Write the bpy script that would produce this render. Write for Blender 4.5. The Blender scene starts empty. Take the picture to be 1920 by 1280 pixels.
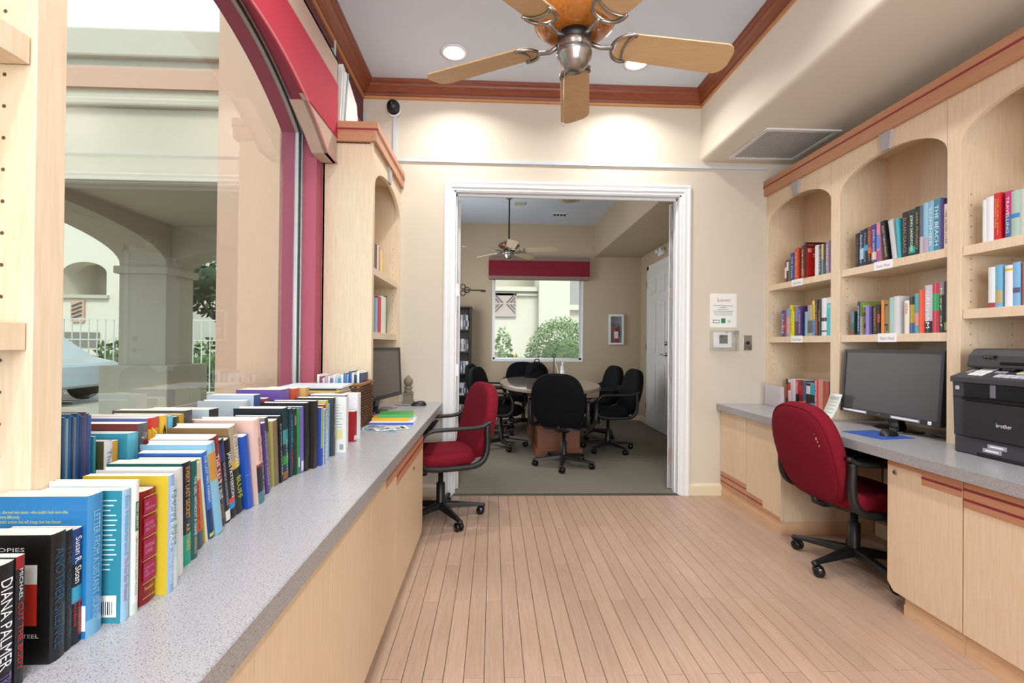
import bpy, bmesh, math, random
from mathutils import Vector, Matrix
random.seed(7)
SC = bpy.context.scene
COL = SC.collection
PI = math.pi
# ------------------------------------------------------------------ camera
cam_d = bpy.data.cameras.new('camera')
cam = bpy.data.objects.new('camera', cam_d); COL.objects.link(cam)
cam_d.sensor_width = 36.0; cam_d.lens = 16.594; cam_d.clip_start = 0.02; cam_d.clip_end = 200
CR = [[0.9991738, -0.0395165, 0.0094997], [0.0097302, 0.0056452, -0.9999367], [0.0394604, 0.9992030, 0.0060251]]
cam.matrix_world = Matrix(((CR[0][0], -CR[1][0], -CR[2][0], 0.0),
                           (CR[0][1], -CR[1][1], -CR[2][1], 0.0),
                           (CR[0][2], -CR[1][2], -CR[2][2], 1.22),
                           (0, 0, 0, 1)))
SC.camera = cam
# ------------------------------------------------------------------ world, exposure
vs = SC.view_settings
vs.view_transform = 'Standard'; vs.look = 'None'; vs.gamma = 1.0; vs.use_curve_mapping = False
vs.exposure = 0.52
W = bpy.data.worlds.new('sky'); SC.world = W; W.use_nodes = True
bg = W.node_tree.nodes['Background']
bg.inputs[0].default_value = (0.76, 0.89, 0.95, 1); bg.inputs[1].default_value = 1.3
def area(name, loc, rot, sx, sy, power, col=(1, 1, 1), shape='RECTANGLE'):
    d = bpy.data.lights.new(name, 'AREA'); d.shape = shape; d.size = sx
    if shape == 'RECTANGLE': d.size_y = sy
    d.energy = power; d.color = col
    o = bpy.data.objects.new(name, d); COL.objects.link(o)
    o.location = loc; o.rotation_euler = rot
    return o
CANS = [(-0.30, 3.37), (1.03, 3.42), (-0.30, 1.75), (1.03, 1.75), (-0.30, 0.1), (1.03, 0.1), (-0.30, -1.5), (1.03, -1.5)]
for cx_, cy_ in CANS:
    area('downlight_lamp', (cx_, cy_, 3.268), (0, 0, 0), 0.13, 0.13, 8.3, (1.0, 0.97, 0.93), 'DISK').data.spread = math.radians(140)
# added fill light behind the camera, standing in for unseen daylight
area('fill_behind_camera', (0.5, -2.35, 1.75), (math.radians(90), 0, 0), 2.3, 2.0, 92, (0.93, 0.97, 1.0))
# added fill light at the unseen left side of the meeting room
area('meeting_room_fill', (-1.25, 5.7, 1.7), (0, math.radians(-90), 0), 1.5, 1.6, 30, (0.97, 0.98, 1.0))
sun_d = bpy.data.lights.new('sun', 'SUN'); sun_d.energy = 2.2; sun_d.angle = 0.3; sun_d.color = (1, 0.97, 0.9)
sun = bpy.data.objects.new('sun', sun_d); COL.objects.link(sun); sun.rotation_euler = (math.radians(35), math.radians(12), 0)

# ------------------------------------------------------------------ materials
def lin(c):
    if isinstance(c, str):
        c = c.lstrip('#'); c = tuple(int(c[i:i+2], 16) for i in (0, 2, 4))
    return tuple((v/255/12.92 if v/255 <= 0.04045 else ((v/255+0.055)/1.055)**2.4) for v in c)
_M = {}
def mat(key, col, rough=0.5, metal=0.0, kind=None, col2=None, scale=1.0, bump=0.0, spec=0.5, emit=None, coat=0.0, sheen=0.0, alpha=1.0):
    if key in _M: return _M[key]
    m = bpy.data.materials.new(key); m.use_nodes = True; nt = m.node_tree; b = nt.nodes['Principled BSDF']
    c = lin(col); b.inputs['Base Color'].default_value = (*c, 1)
    b.inputs['Roughness'].default_value = rough; b.inputs['Metallic'].default_value = metal
    b.inputs['Specular IOR Level'].default_value = spec
    if coat: b.inputs['Coat Weight'].default_value = coat
    if sheen: b.inputs['Sheen Weight'].default_value = sheen
    if alpha < 1: b.inputs['Alpha'].default_value = alpha
    if emit:
        b.inputs['Emission Color'].default_value = (*lin(emit[0]), 1); b.inputs['Emission Strength'].default_value = emit[1]
    if kind:
        N, L = nt.nodes, nt.links
        tc = N.new('ShaderNodeTexCoord'); mp = N.new('ShaderNodeMapping'); L.new(tc.outputs['Object'], mp.inputs['Vector'])
        no = N.new('ShaderNodeTexNoise'); L.new(mp.outputs[0], no.inputs['Vector'])
        mx = N.new('ShaderNodeMix'); mx.data_type = 'RGBA'
        mx.inputs[6].default_value = (*c, 1); mx.inputs[7].default_value = (*lin(col2 or col), 1)
        ramp = N.new('ShaderNodeMapRange'); ramp.inputs[1].default_value = 0.35; ramp.inputs[2].default_value = 0.65
        src = no.outputs['Fac']
        if kind == 'woodz': mp.inputs['Scale'].default_value = (22*scale, 22*scale, 1.4*scale); no.inputs['Detail'].default_value = 6; no.inputs['Distortion'].default_value = 0.6
        elif kind == 'woody': mp.inputs['Scale'].default_value = (22*scale, 1.4*scale, 22*scale); no.inputs['Detail'].default_value = 6; no.inputs['Distortion'].default_value = 0.6
        elif kind == 'woodx': mp.inputs['Scale'].default_value = (1.4*scale, 22*scale, 22*scale); no.inputs['Detail'].default_value = 6; no.inputs['Distortion'].default_value = 0.6
        elif kind == 'noise': mp.inputs['Scale'].default_value = (scale,)*3; no.inputs['Detail'].default_value = 8
        elif kind == 'speckle':
            mp.inputs['Scale'].default_value = (scale,)*3; no.inputs['Detail'].default_value = 3
            no.inputs['Scale'].default_value = 1.0
            ramp.inputs[1].default_value = 0.40; ramp.inputs[2].default_value = 0.62
            v = N.new('ShaderNodeTexVoronoi'); v.inputs['Scale'].default_value = 0.55; v.inputs['Randomness'].default_value = 1.0
            L.new(mp.outputs[0], v.inputs['Vector'])
            lt = N.new('ShaderNodeMath'); lt.operation = 'LESS_THAN'; lt.inputs[1].default_value = 0.2
            L.new(v.outputs['Distance'], lt.inputs[0])
            dk = N.new('ShaderNodeMix'); dk.data_type = 'RGBA'; dk.inputs[7].default_value = (*[x*0.22 for x in c], 1)
        L.new(src, ramp.inputs[0]); L.new(ramp.outputs[0], mx.inputs[0])
        out = mx.outputs[2]
        if kind == 'speckle':
            L.new(lt.outputs[0], dk.inputs[0]); L.new(out, dk.inputs[6]); out = dk.outputs[2]
        if key.startswith('plank'):
            oi = N.new('ShaderNodeObjectInfo'); hs = N.new('ShaderNodeHueSaturation')
            mr = N.new('ShaderNodeMapRange'); mr.inputs[3].default_value = 0.93; mr.inputs[4].default_value = 1.05
            L.new(oi.outputs['Random'], mr.inputs[0]); L.new(mr.outputs[0], hs.inputs['Value']); L.new(out, hs.inputs['Color']); out = hs.outputs[0]
            # every plank shows its own piece of grain
            ad = N.new('ShaderNodeVectorMath'); ad.operation = 'ADD'; mu = N.new('ShaderNodeMath'); mu.operation = 'MULTIPLY'; mu.inputs[1].default_value = 9.0
            L.new(oi.outputs['Random'], mu.inputs[0]); L.new(tc.outputs['Object'], ad.inputs[0]); L.new(mu.outputs[0], ad.inputs[1]); L.new(ad.outputs[0], mp.inputs['Vector'])
        L.new(out, b.inputs['Base Color'])
        if bump:
            bp = N.new('ShaderNodeBump'); bp.inputs['Strength'].default_value = bump; bp.inputs['Distance'].default_value = 0.002
            L.new(no.outputs['Fac'], bp.inputs['Height']); L.new(bp.outputs[0], b.inputs['Normal'])
    _M[key] = m
    return m
MAPLE = mat('maple', '#E1CEB4', 0.42, kind='woodz', col2='#D9C3A4', scale=1.0)
MAPLE_IN = MAPLE
MAPLE_DOOR = mat('maple_door', '#E0C9AC', 0.40, kind='woodz', col2='#D8BF9E', scale=1.0)
TRIMWOOD = mat('tan_trim', '#C08E6C', 0.45, kind='woody', col2='#B98462')
STRIPE = mat('burgundy_stripe', '#8C2F38', 0.45)
INLAY = mat('tan_inlay', '#C48F6D', 0.45, kind='woody', col2='#BC8563')
PLINTH = mat('plinth_wood', '#D9B48E', 0.45, kind='woody', col2='#CFA67E')
LAMINATE = mat('grey_laminate', '#9D9EA3', 0.26, kind='speckle', col2='#B6B7BC', scale=420.0)
LAMEDGE = mat('grey_laminate_edge', '#908E8F', 0.4, kind='speckle', col2='#ABA9AA', scale=420.0)
TAN = mat('tan_wall_paint', '#D5CBBA', 0.75, kind='noise', col2='#D2C7B5', scale=90, bump=0.25)
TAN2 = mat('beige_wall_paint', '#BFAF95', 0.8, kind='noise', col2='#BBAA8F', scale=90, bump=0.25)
SOFFIT = mat('cream_soffit_paint', '#E6DFD0', 0.75, kind='noise', col2='#E3DBCB', scale=90, bump=0.2)
CEIL = mat('white_ceiling_paint', '#D0DAE8', 0.85, kind='noise', col2='#CDD7E5', scale=60, bump=0.15)
RED = mat('rose_wall_paint', '#B5586E', 0.6, kind='noise', col2='#B05269', scale=70, bump=0.35)
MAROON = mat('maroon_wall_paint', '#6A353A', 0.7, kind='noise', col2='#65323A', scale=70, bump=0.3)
CROWN = mat('mahogany_crown', '#8E4A2E', 0.38, kind='woody', col2='#7A3B24', scale=1.4)
CROWNX = mat('mahogany_crown_x', '#8E4A2E', 0.38, kind='woodx', col2='#7A3B24', scale=1.4)
LEDGE = mat('light_wood_bead', '#C98F5A', 0.45)
WHITE = mat('white_trim_paint', '#E6E8EA', 0.4)
WHITE2 = mat('white_door_paint', '#DDDDDE', 0.45)
PLANK = mat('plank_maple', '#B79C89', 0.33, kind='woody', col2='#AE917C', scale=0.9, bump=0.05)
GAP = mat('plank_joint_dark', '#4A3A30', 0.8)
CARPET = mat('grey_carpet', '#6E685C', 0.95)
BLACKP = mat('black_plastic', '#17181A', 0.42)
BLACKG = mat('black_gloss_plastic', '#0C0C0E', 0.12)
DARKP = mat('dark_grey_plastic', '#3A3B40', 0.45)
DARKP2 = mat('charcoal_panel', '#26272A', 0.4)
REDFAB = mat('burgundy_fabric', '#7A1726', 0.9, kind='noise', col2='#701422', scale=300, bump=0.2, spec=0.15)
BLKFAB = mat('black_fabric', '#0A0B0D', 0.9, kind='noise', col2='#0D0E12', scale=300, bump=0.2, spec=0.2)
FOAM = mat('foam', '#C8AE80', 0.9)
NICKEL = mat('brushed_nickel', '#A9A5A0', 0.3, 1.0)
CHROME = mat('chrome', '#C8C8C8', 0.15, 1.0)
FANWOOD = mat('fan_blade_maple', '#D0AF84', 0.45, kind='woodx', col2='#C8A577', scale=1.0)
FANBODY = mat('fan_motor_wood', '#B06A22', 0.22, kind='woodz', col2='#9C5A18', coat=0.5)
PAPER = mat('white_paper', '#EDEDE9', 0.7)
PAGES = mat('book_pages', '#E9E2D3', 0.85, kind='woodz', col2='#DDD4C2', scale=6.0)
INK = mat('ink', '#2A2A2C', 0.7)
WICKER = mat('wicker', '#6E4A2C', 0.7, kind='noise', col2='#4A2E1A', scale=120, bump=0.4)
STONE = mat('carved_stone', '#8E8672', 0.85, kind='noise', col2='#6E6654', scale=60, bump=0.5)
KEYST = mat('grey_keystone', '#A6A4A6', 0.5, kind='speckle', col2='#B4B2B4', scale=500)
BEIGEFAB = mat('beige_valance_fabric', '#C9AFA0', 0.85, kind='noise', col2='#C4A999', scale=200, bump=0.2)
REDVAL = mat('red_valance_fabric', '#BE3048', 0.8, kind='noise', col2='#B82B43', scale=200, bump=0.2)
REDVAL2 = mat('wine_valance_fabric', '#7E0F24', 0.8)
TAUPE = mat('taupe_valance_fabric', '#8C716A', 0.8)
ALU = mat('window_aluminium', '#B9B8B6', 0.35, 0.6)
ALUD = mat('window_gasket', '#3A3838', 0.5)
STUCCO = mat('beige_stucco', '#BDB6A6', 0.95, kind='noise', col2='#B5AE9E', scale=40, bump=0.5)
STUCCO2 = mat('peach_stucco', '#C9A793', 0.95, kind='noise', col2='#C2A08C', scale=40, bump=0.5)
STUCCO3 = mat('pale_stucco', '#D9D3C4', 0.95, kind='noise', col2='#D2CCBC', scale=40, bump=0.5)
LEAF = mat('leaf_green', '#5E7A45', 0.8, kind='noise', col2='#3E5A30', scale=9)
LEAF2 = mat('leaf_dark', '#33472E', 0.85, kind='noise', col2='#25361F', scale=9)
GROUND = mat('ground', '#8E8779', 0.95)
DKWOOD = mat('espresso_wood', '#2A1614', 0.45)
BROWNP = mat('brown_pedestal', '#8A5538', 0.5, kind='woodz', col2='#7D4A30')
SCREEN = mat('screen_grey', '#4A4A4B', 0.35)
CLOCKW = mat('label_white', '#F2F2F2', 0.6)
GREEN = mat('green_print', '#1E8A55', 0.6)
BLUEPAD = mat('blue_mouse_pad', '#2E56A8', 0.7)
REDENAM = mat('red_enamel', '#B01822', 0.3)
LENS = mat('lamp_lens', '#FFFFFF', 0.5, emit=('#FFFFFF', 9.0))

def carpet_ribs():
    nt = CARPET.node_tree; N, L = nt.nodes, nt.links; b = N['Principled BSDF']
    tc = N.new('ShaderNodeTexCoord'); w = N.new('ShaderNodeTexWave'); w.bands_direction = 'Y'; w.inputs['Scale'].default_value = 11; w.inputs['Distortion'].default_value = 0.4
    mp = N.new('ShaderNodeMapping'); L.new(tc.outputs['Object'], mp.inputs[0]); L.new(mp.outputs[0], w.inputs['Vector'])
    mx = N.new('ShaderNodeMix'); mx.data_type = 'RGBA'; mx.inputs[6].default_value = (*lin('#5F5A4E'), 1); mx.inputs[7].default_value = (*lin('#847E70'), 1)
    L.new(w.outputs['Fac'], mx.inputs[0]); L.new(mx.outputs[2], b.inputs['Base Color'])
    bp = N.new('ShaderNodeBump'); bp.inputs['Strength'].default_value = 0.5; bp.inputs['Distance'].default_value = 0.004
    L.new(w.outputs['Fac'], bp.inputs['Height']); L.new(bp.outputs[0], b.inputs['Normal'])
carpet_ribs()

def glass_mat(key, tint, refl, rough=0.0, mx_=0.9):
    m = bpy.data.materials.new(key); m.use_nodes = True; nt = m.node_tree; N, L = nt.nodes, nt.links
    for n in list(N):
        if n.type != 'OUTPUT_MATERIAL': N.remove(n)
    out = [n for n in N if n.type == 'OUTPUT_MATERIAL'][0]
    tr = N.new('ShaderNodeBsdfTransparent'); tr.inputs[0].default_value = (*tint, 1)
    gl = N.new('ShaderNodeBsdfGlossy'); gl.inputs['Roughness'].default_value = rough
    lw = N.new('ShaderNodeLayerWeight'); lw.inputs['Blend'].default_value = 0.35
    mr = N.new('ShaderNodeMapRange'); mr.inputs[3].default_value = refl; mr.inputs[4].default_value = mx_
    L.new(lw.outputs['Fresnel'], mr.inputs[0])
    mx = N.new('ShaderNodeMixShader'); L.new(mr.outputs[0], mx.inputs[0]); L.new(tr.outputs[0], mx.inputs[1]); L.new(gl.outputs[0], mx.inputs[2])
    L.new(mx.outputs[0], out.inputs[0]); _M[key] = m
    return m
PANE = glass_mat('window_glass', (0.90, 0.97, 0.93), 0.14, 0.0, 0.62)
PANE2 = glass_mat('window_glass_far', (0.95, 0.97, 0.96), 0.0, 0.0, 0.06)
ACRYL = glass_mat('clear_acrylic', (0.96, 0.97, 0.97), 0.03, 0.02, 0.18)
_cc = {}
def cover(hexc, rough=0.38):
    k = hexc.upper()
    if k not in _cc: _cc[k] = mat('cover_' + k.strip('#').lower(), hexc, rough, coat=0.15)
    return _cc[k]
def ink(hexc):
    return mat('print_' + hexc.strip('#').lower(), hexc, 0.6)

# ------------------------------------------------------------------ mesh builder
class MB:
    def __init__(s): s.v = []; s.f = []; s.m = []; s.mats = []; s.sm = []
    def mi(s, m):
        if m is None: m = s.mats[0] if s.mats else PAPER
        if m not in s.mats: s.mats.append(m)
        return s.mats.index(m)
    def add(s, vs, fs, m=None, smooth=False):
        o = len(s.v); i = s.mi(m); s.v += [tuple(v) for v in vs]
        for f in fs: s.f.append([o+k for k in f]); s.m.append(i); s.sm.append(smooth)
        return s
    def box(s, x0, x1, y0, y1, z0, z1, m=None, c=0.0):
        if x1 < x0: x0, x1 = x1, x0
        if y1 < y0: y0, y1 = y1, y0
        if z1 < z0: z0, z1 = z1, z0
        vs = [(x0,y0,z0),(x1,y0,z0),(x1,y1,z0),(x0,y1,z0),(x0,y0,z1),(x1,y0,z1),(x1,y1,z1),(x0,y1,z1)]
        return s.add(vs, [(0,3,2,1),(4,5,6,7),(0,1,5,4),(1,2,6,5),(2,3,7,6),(3,0,4,7)], m)
    def prism(s, poly, axis, a, b, m=None, smooth=False, caps=True):
        n = len(poly); vs = []
        for t in (a, b):
            for (p, q) in poly:
                vs.append({'x': (t, p, q), 'y': (p, t, q), 'z': (p, q, t)}[axis])
        fs = [(i, (i+1) % n, n+(i+1) % n, n+i) for i in range(n)]
        s.add(vs, fs, m, smooth)
        if caps: s.add(vs, [tuple(range(n))[::-1], tuple(range(n, 2*n))], m)
        return s
    def lathe(s, prof, c=(0,0,0), seg=24, m=None, axis='z', smooth=True):
        vs = []; n = len(prof)
        for k in range(seg):
            a = 2*PI*k/seg; ca, sa = math.cos(a), math.sin(a)
            for (r, h) in prof:
                if axis == 'z': p = (r*ca, r*sa, h)
                elif axis == 'x': p = (h, r*ca, r*sa)
                else: p = (r*sa, h, r*ca)
                vs.append((c[0]+p[0], c[1]+p[1], c[2]+p[2]))
        fs = []
        for k in range(seg):
            for i in range(n-1):
                a, b = k*n+i, ((k+1) % seg)*n+i
                fs.append((a, b, b+1, a+1))
        return s.add(vs, fs, m, smooth)
    def tube(s, pts, r, seg=8, m=None, closed=False, flat=None, smooth=True):
        pts = [Vector(p) for p in pts]; n = len(pts); vs = []; up0 = None
        rs = r if isinstance(r, (list, tuple)) else [r]*n
        for i, p in enumerate(pts):
            if closed: d = pts[(i+1) % n]-pts[i-1]
            else: d = pts[min(i+1, n-1)]-pts[max(i-1, 0)]
            d.normalize()
            if up0 is None:
                up0 = Vector((0, 0, 1)) if abs(d.z) < 0.9 else Vector((1, 0, 0))
            if flat is not None: up = Vector(flat)
            else: up = up0
            sd = d.cross(up)
            if sd.length < 1e-4: sd = d.cross(Vector((0, 1, 0)))
            sd.normalize(); up = sd.cross(d).normalized(); up0 = up
            for k in range(seg):
                a = 2*PI*k/seg + PI/seg
                if flat is not None: vs.append(p + sd*math.cos(a)*rs[i] + up*math.sin(a)*s.fl)
                else: vs.append(p + sd*math.cos(a)*rs[i] + up*math.sin(a)*rs[i])
        fs = []
        for i in range(n if closed else n-1):
            for k in range(seg):
                a, b = i*seg+k, i*seg+(k+1) % seg; c, d2 = ((i+1) % n)*seg+(k+1) % seg, ((i+1) % n)*seg+k
                fs.append((a, b, c, d2))
        if not closed:
            fs.append(tuple(range(seg))[::-1]); fs.append(tuple((n-1)*seg+k for k in range(seg)))
        return s.add(vs, fs, m, smooth)
    fl = 0.01
    def grid(s, fn, nu, nv, m=None, smooth=True, wrap=False):
        vs = [fn(i/nu, j/nv) for i in range(nu+1) for j in range(nv+1)]
        fs = [(i*(nv+1)+j, (i+1)*(nv+1)+j, (i+1)*(nv+1)+j+1, i*(nv+1)+j+1) for i in range(nu) for j in range(nv)]
        return s.add(vs, fs, m, smooth)
    def build(s, name, parent=None, origin=None, bevel=0, fix=True, label=None, segs=2):
        o3 = Vector(origin) if origin is not None else Vector((0, 0, 0))
        me = bpy.data.meshes.new(name); me.from_pydata([tuple(Vector(v)-o3) for v in s.v], [], s.f)
        for m in s.mats: me.materials.append(m)
        for i, p in enumerate(me.polygons): p.material_index = s.m[i]; p.use_smooth = s.sm[i]
        if fix:
            b = bmesh.new(); b.from_mesh(me); bmesh.ops.remove_doubles(b, verts=b.verts, dist=1e-5)
            bmesh.ops.recalc_face_normals(b, faces=b.faces); b.to_mesh(me); b.free()
        o = bpy.data.objects.new(name, me); COL.objects.link(o); o.location = o3
        if parent is not None: o.parent = parent
        if bevel:
            md = o.modifiers.new('bevel', 'BEVEL'); md.width = bevel; md.segments = segs; md.limit_method = 'ANGLE'; md.angle_limit = math.radians(50)
        if label: o['label'] = label
        return o
def auto_smooth(o, ang=40):
    pass
def thing(name, label, cat, loc=(0, 0, 0), rotz=0.0, group=None, rot=None):
    o = bpy.data.objects.new(name, None); COL.objects.link(o); o.empty_display_size = 0.05
    o.location = loc; o.rotation_euler = rot if rot else (0, 0, rotz)
    o['label'] = label; o['category'] = cat
    if group: o['group'] = group
    return o
def tag(o, label, cat, group=None, kind=None):
    o['label'] = label; o['category'] = cat
    if group: o['group'] = group
    if kind: o['kind'] = kind
    return o
def struct(mb, name, parent=None, **k):
    o = mb.build(name, parent, **k)
    if parent is None: o['kind'] = 'structure'
    return o
def dup(root, loc, rotz, label=None, group=None):
    r = root.copy(); COL.objects.link(r); r.location = loc; r.rotation_euler = (0, 0, rotz)
    if label: r['label'] = label
    if group: r['group'] = group
    for ch in list(root.children):
        c = ch.copy(); COL.objects.link(c); c.parent = r
        for g in ch.children:
            d = g.copy(); COL.objects.link(d); d.parent = c
    return r
_txt = {}
def text_verts(body):
    if body in _txt: return _txt[body]
    cu = bpy.data.curves.new('t', 'FONT'); cu.body = body; cu.resolution_u = 2; cu.fill_mode = 'FRONT'
    ob = bpy.data.objects.new('t', cu); COL.objects.link(ob)
    dg = bpy.context.evaluated_depsgraph_get(); dg.update()
    me = bpy.data.meshes.new_from_object(ob.evaluated_get(dg))
    vs = [(v.co.x, v.co.y) for v in me.vertices]; fs = [tuple(p.vertices) for p in me.polygons]
    bpy.data.objects.remove(ob); bpy.data.curves.remove(cu); bpy.data.meshes.remove(me)
    x0 = min(v[0] for v in vs); x1 = max(v[0] for v in vs); y0 = min(v[1] for v in vs); y1 = max(v[1] for v in vs)
    vs = [((x-x0)/(x1-x0)-0.5, (y-y0)/(y1-y0)-0.5) for x, y in vs]
    _txt[body] = (vs, fs, (x1-x0)/(y1-y0))
    return _txt[body]
def text_on(parent, body, c, u, v, L, H, m, name='lettering', keep=False):
    vs, fs, asp = text_verts(body)
    if keep: L = min(L, H*asp); H = L/asp
    c, u, v = Vector(c), Vector(u), Vector(v)
    mb = MB(); mb.add([c+u*(x*L)+v*(y*H) for x, y in vs], fs, m)
    return mb.build(name, parent, fix=False)

# ------------------------------------------------------------------ the room shell
D = 3.815        # face of the wall with the double doorway
XL = -1.064      # window wall
XR = 2.57        # wall behind the right bookcases
YB = -2.4        # wall behind the camera
ZC = 3.30; ZS = 2.735; XS = 1.69
WY0, WY1, WZ0, WSPR = 0.957, 2.853, 0.935, 2.47   # window niche
WC = (WY0+WY1)/2; AW = (WY1-WY0)/2; ARISE = 0.30
def arc_z(y, half, rise, spring, yc):
    Rr = (half*half+rise*rise)/(2*rise); zc = spring+rise-Rr
    return zc+math.sqrt(max(Rr*Rr-(y-yc)**2, 0))
# floor
fb = MB(); fb.box(-1.3, 2.75, YB-0.1, D+0.02, -0.12, -0.010, GAP)
floor = struct(fb, 'floor')
pw, pl, px0 = 0.0745, 0.891, 0.053
base = MB(); base.box(0, pw-0.0016, 0, pl-0.0022, -0.0098, 0.0, PLANK)
p0 = None
def plank_mesh(w, l):
    mb = MB(); c = 0.0012
    x0, x1, y0, y1 = 0, w-0.0020, 0, l-0.0026
    vs = [(x0,y0,-.0098),(x1,y0,-.0098),(x1,y1,-.0098),(x0,y1,-.0098),(x0,y0,-c),(x1,y0,-c),(x1,y1,-c),(x0,y1,-c),(x0+c,y0+c,0),(x1-c,y0+c,0),(x1-c,y1-c,0),(x0+c,y1-c,0)]
    fs = [(0,1,5,4),(1,2,6,5),(2,3,7,6),(3,0,4,7),(4,5,9,8),(5,6,10,9),(6,7,11,10),(7,4,8,11),(8,9,10,11)]
    mb.add(vs, fs, PLANK); o = mb.build('plank', None, fix=False); me = o.data; bpy.data.objects.remove(o); return me
meshes = {}
for k in range(-15, 34):
    x = px0+k*pw; off = 2.63 if k % 2 == 0 else 2.257
    ys = [off+pl*j for j in range(-7, 3)]
    for y in ys:
        a, b2 = max(y, 2.7 if k < -7 else (-0.6 if k < 25 else 2.0)), min(y+pl, D+0.012)
        if k >= 26 and a > 3.02: continue
        if b2-a < 0.03: continue
        key = round(b2-a, 3)
        if key not in meshes: meshes[key] = plank_mesh(pw, b2-a)
        o = bpy.data.objects.new('plank', meshes[key]); COL.objects.link(o); o.location = (x, a, 0); o.parent = floor
carpet = MB(); carpet.box(-1.4, 2.55, D+0.0, 7.75, -0.06, 0.004, CARPET); struct(carpet, 'floor_meeting_room')
th = MB(); th.prism([(D-0.012, 0.0), (D+0.02, 0.0), (D+0.02, 0.008), (D, 0.008)], 'x', -0.34, 1.54, mat('threshold', '#3E382F', 0.5)); struct(th, 'trim_1')
# door wall (with opening)
OX0, OX1, OZ = -0.325, 1.53, 2.455
wf = MB(); T = 0.125
wf.box(-1.3, OX0, D, D+T, 0, 3.4, TAN); wf.box(OX1, 2.8, D, D+T, 0, 3.4, TAN); wf.box(OX0, OX1, D, D+T, OZ, 3.4, TAN)
struct(wf, 'wall_front')
# casing around the doorway
def casing(name, x0, x1, z0, z1, vertical, yf, inner):
    mb = MB()
    prof = [(0.0, 0.0), (0.0, 0.018), (0.012, 0.022), (0.030, 0.016), (0.052, 0.018), (0.058, 0.010), (0.078, 0.010), (0.078, 0.0)]
    if vertical:
        vs = [((x0+p) if inner > 0 else (x1-p), yf-q, z0) for p, q in prof]+[((x0+p) if inner > 0 else (x1-p), yf-q, z1-p) for p, q in prof]
    else:
        vs = [(x0+p, yf-q, z1-p) for p, q in prof]+[(x1-p, yf-q, z1-p) for p, q in prof]
    n_ = len(prof); mb.add(vs, [(i, (i+1) % n_, n_+(i+1) % n_, n_+i) for i in range(n_)]+[tuple(range(n_))[::-1], tuple(range(n_, 2*n_))], WHITE)
    return mb
fr = struct(casing('c', -0.403, -0.325, 0, 2.533, True, D, 1), 'trim_2')
fr2 = struct(casing('c', 1.53, 1.608, 0, 2.533, True, D, -1), 'trim_3')
fr3 = struct(casing('c', -0.403, 1.608, 2.455, 2.533, False, D, 1), 'trim_4')
jm = MB(); jm.box(OX0-0.001, OX0+0.012, D-0.004, D+T+0.004, 0, OZ, WHITE); jm.box(OX1-0.012, OX1+0.001, D-0.004, D+T+0.004, 0, OZ, WHITE); jm.box(OX0, OX1, D-0.004, D+T+0.004, OZ-0.012, OZ+0.001, WHITE)
jm.box(OX0+0.012, OX0+0.022, D+0.05, D+0.07, 0, OZ-.012, WHITE); jm.box(OX1-0.022, OX1-0.012, D+0.05, D+0.07, 0, OZ-.012, WHITE); jm.box(OX0, OX1, D+0.05, D+0.07, OZ-0.03, OZ-0.012, WHITE)
struct(jm, 'trim_5')
# door leaves folded back into the meeting room
def leaf(name, hx, side, swing):
    # hinge at the origin, leaf runs along +y; side=+1: leaf body toward -x
    tx0, tx1 = (-0.042, 0.0) if side > 0 else (0.0, 0.042)
    root = MB(); y0, y1 = 0.0, 0.90
    root.box(tx0+0.006, tx1-0.006, y0, y1, 0.012, OZ-0.03, WHITE2)
    o = struct(root, name)
    for (a, b) in ((0.0, 0.13), (0.77, 0.90)):
        m = MB(); m.box(tx0, tx1, y0+a, y0+b, 0.012, OZ-0.03, WHITE2); m.build('door_stile', o, bevel=0.003)
    for (a, b) in ((0.012, 0.24), (0.95, 1.08), (1.78, 1.88), (2.29, OZ-0.03)):
        m = MB(); m.box(tx0, tx1, y0+0.13, y0+0.77, a, b, WHITE2); m.build('door_rail', o, bevel=0.003)
    for z in (0.25, 0.95, 1.62, 2.2):
        m = MB(); m.box(tx0+0.004 if side < 0 else tx0+0.012, tx1-0.012 if side < 0 else tx1-0.004, -0.0035, 0.0, z, z+0.10, NICKEL); m.build('hinge_plate', o)
    o.location = (hx, D+T+0.015, 0); o.rotation_euler = (0, 0, math.radians(swing))
leaf('door_1', OX1-0.002, 1, -27)
leaf('door_2', OX0+0.002, -1, 9)
# window wall with arched niche
wl = MB(); XO = -1.27
wl.box(XO, XL, YB-0.1, WY0, 0, 3.4, RED); wl.box(XO, XL, WY1, D+T, 0, 3.4, RED); wl.box(XO, XL, WY0, WY1, 0, WZ0, RED)
NS = 28
for i in range(NS):
    ya, yb = WY0+(WY1-WY0)*i/NS, WY0+(WY1-WY0)*(i+1)/NS
    za, zb = arc_z(ya, AW, ARISE, WSPR, WC), arc_z(yb, AW, ARISE, WSPR, WC)
    vs = [(XO,ya,za),(XL,ya,za),(XL,yb,zb),(XO,yb,zb),(XO,ya,3.4),(XL,ya,3.4),(XL,yb,3.4),(XO,yb,3.4)]
    wl.add(vs, [(0,1,2,3),(1,5,6,2),(0,3,7,4),(4,7,6,5)], RED, False)
struct(wl, 'wall_left')
mu = MB(); mu.box(XL, XL+0.004, YB, D, 2.98, 3.4, MAROON); struct(mu, 'wall_left_upper_band')
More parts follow.
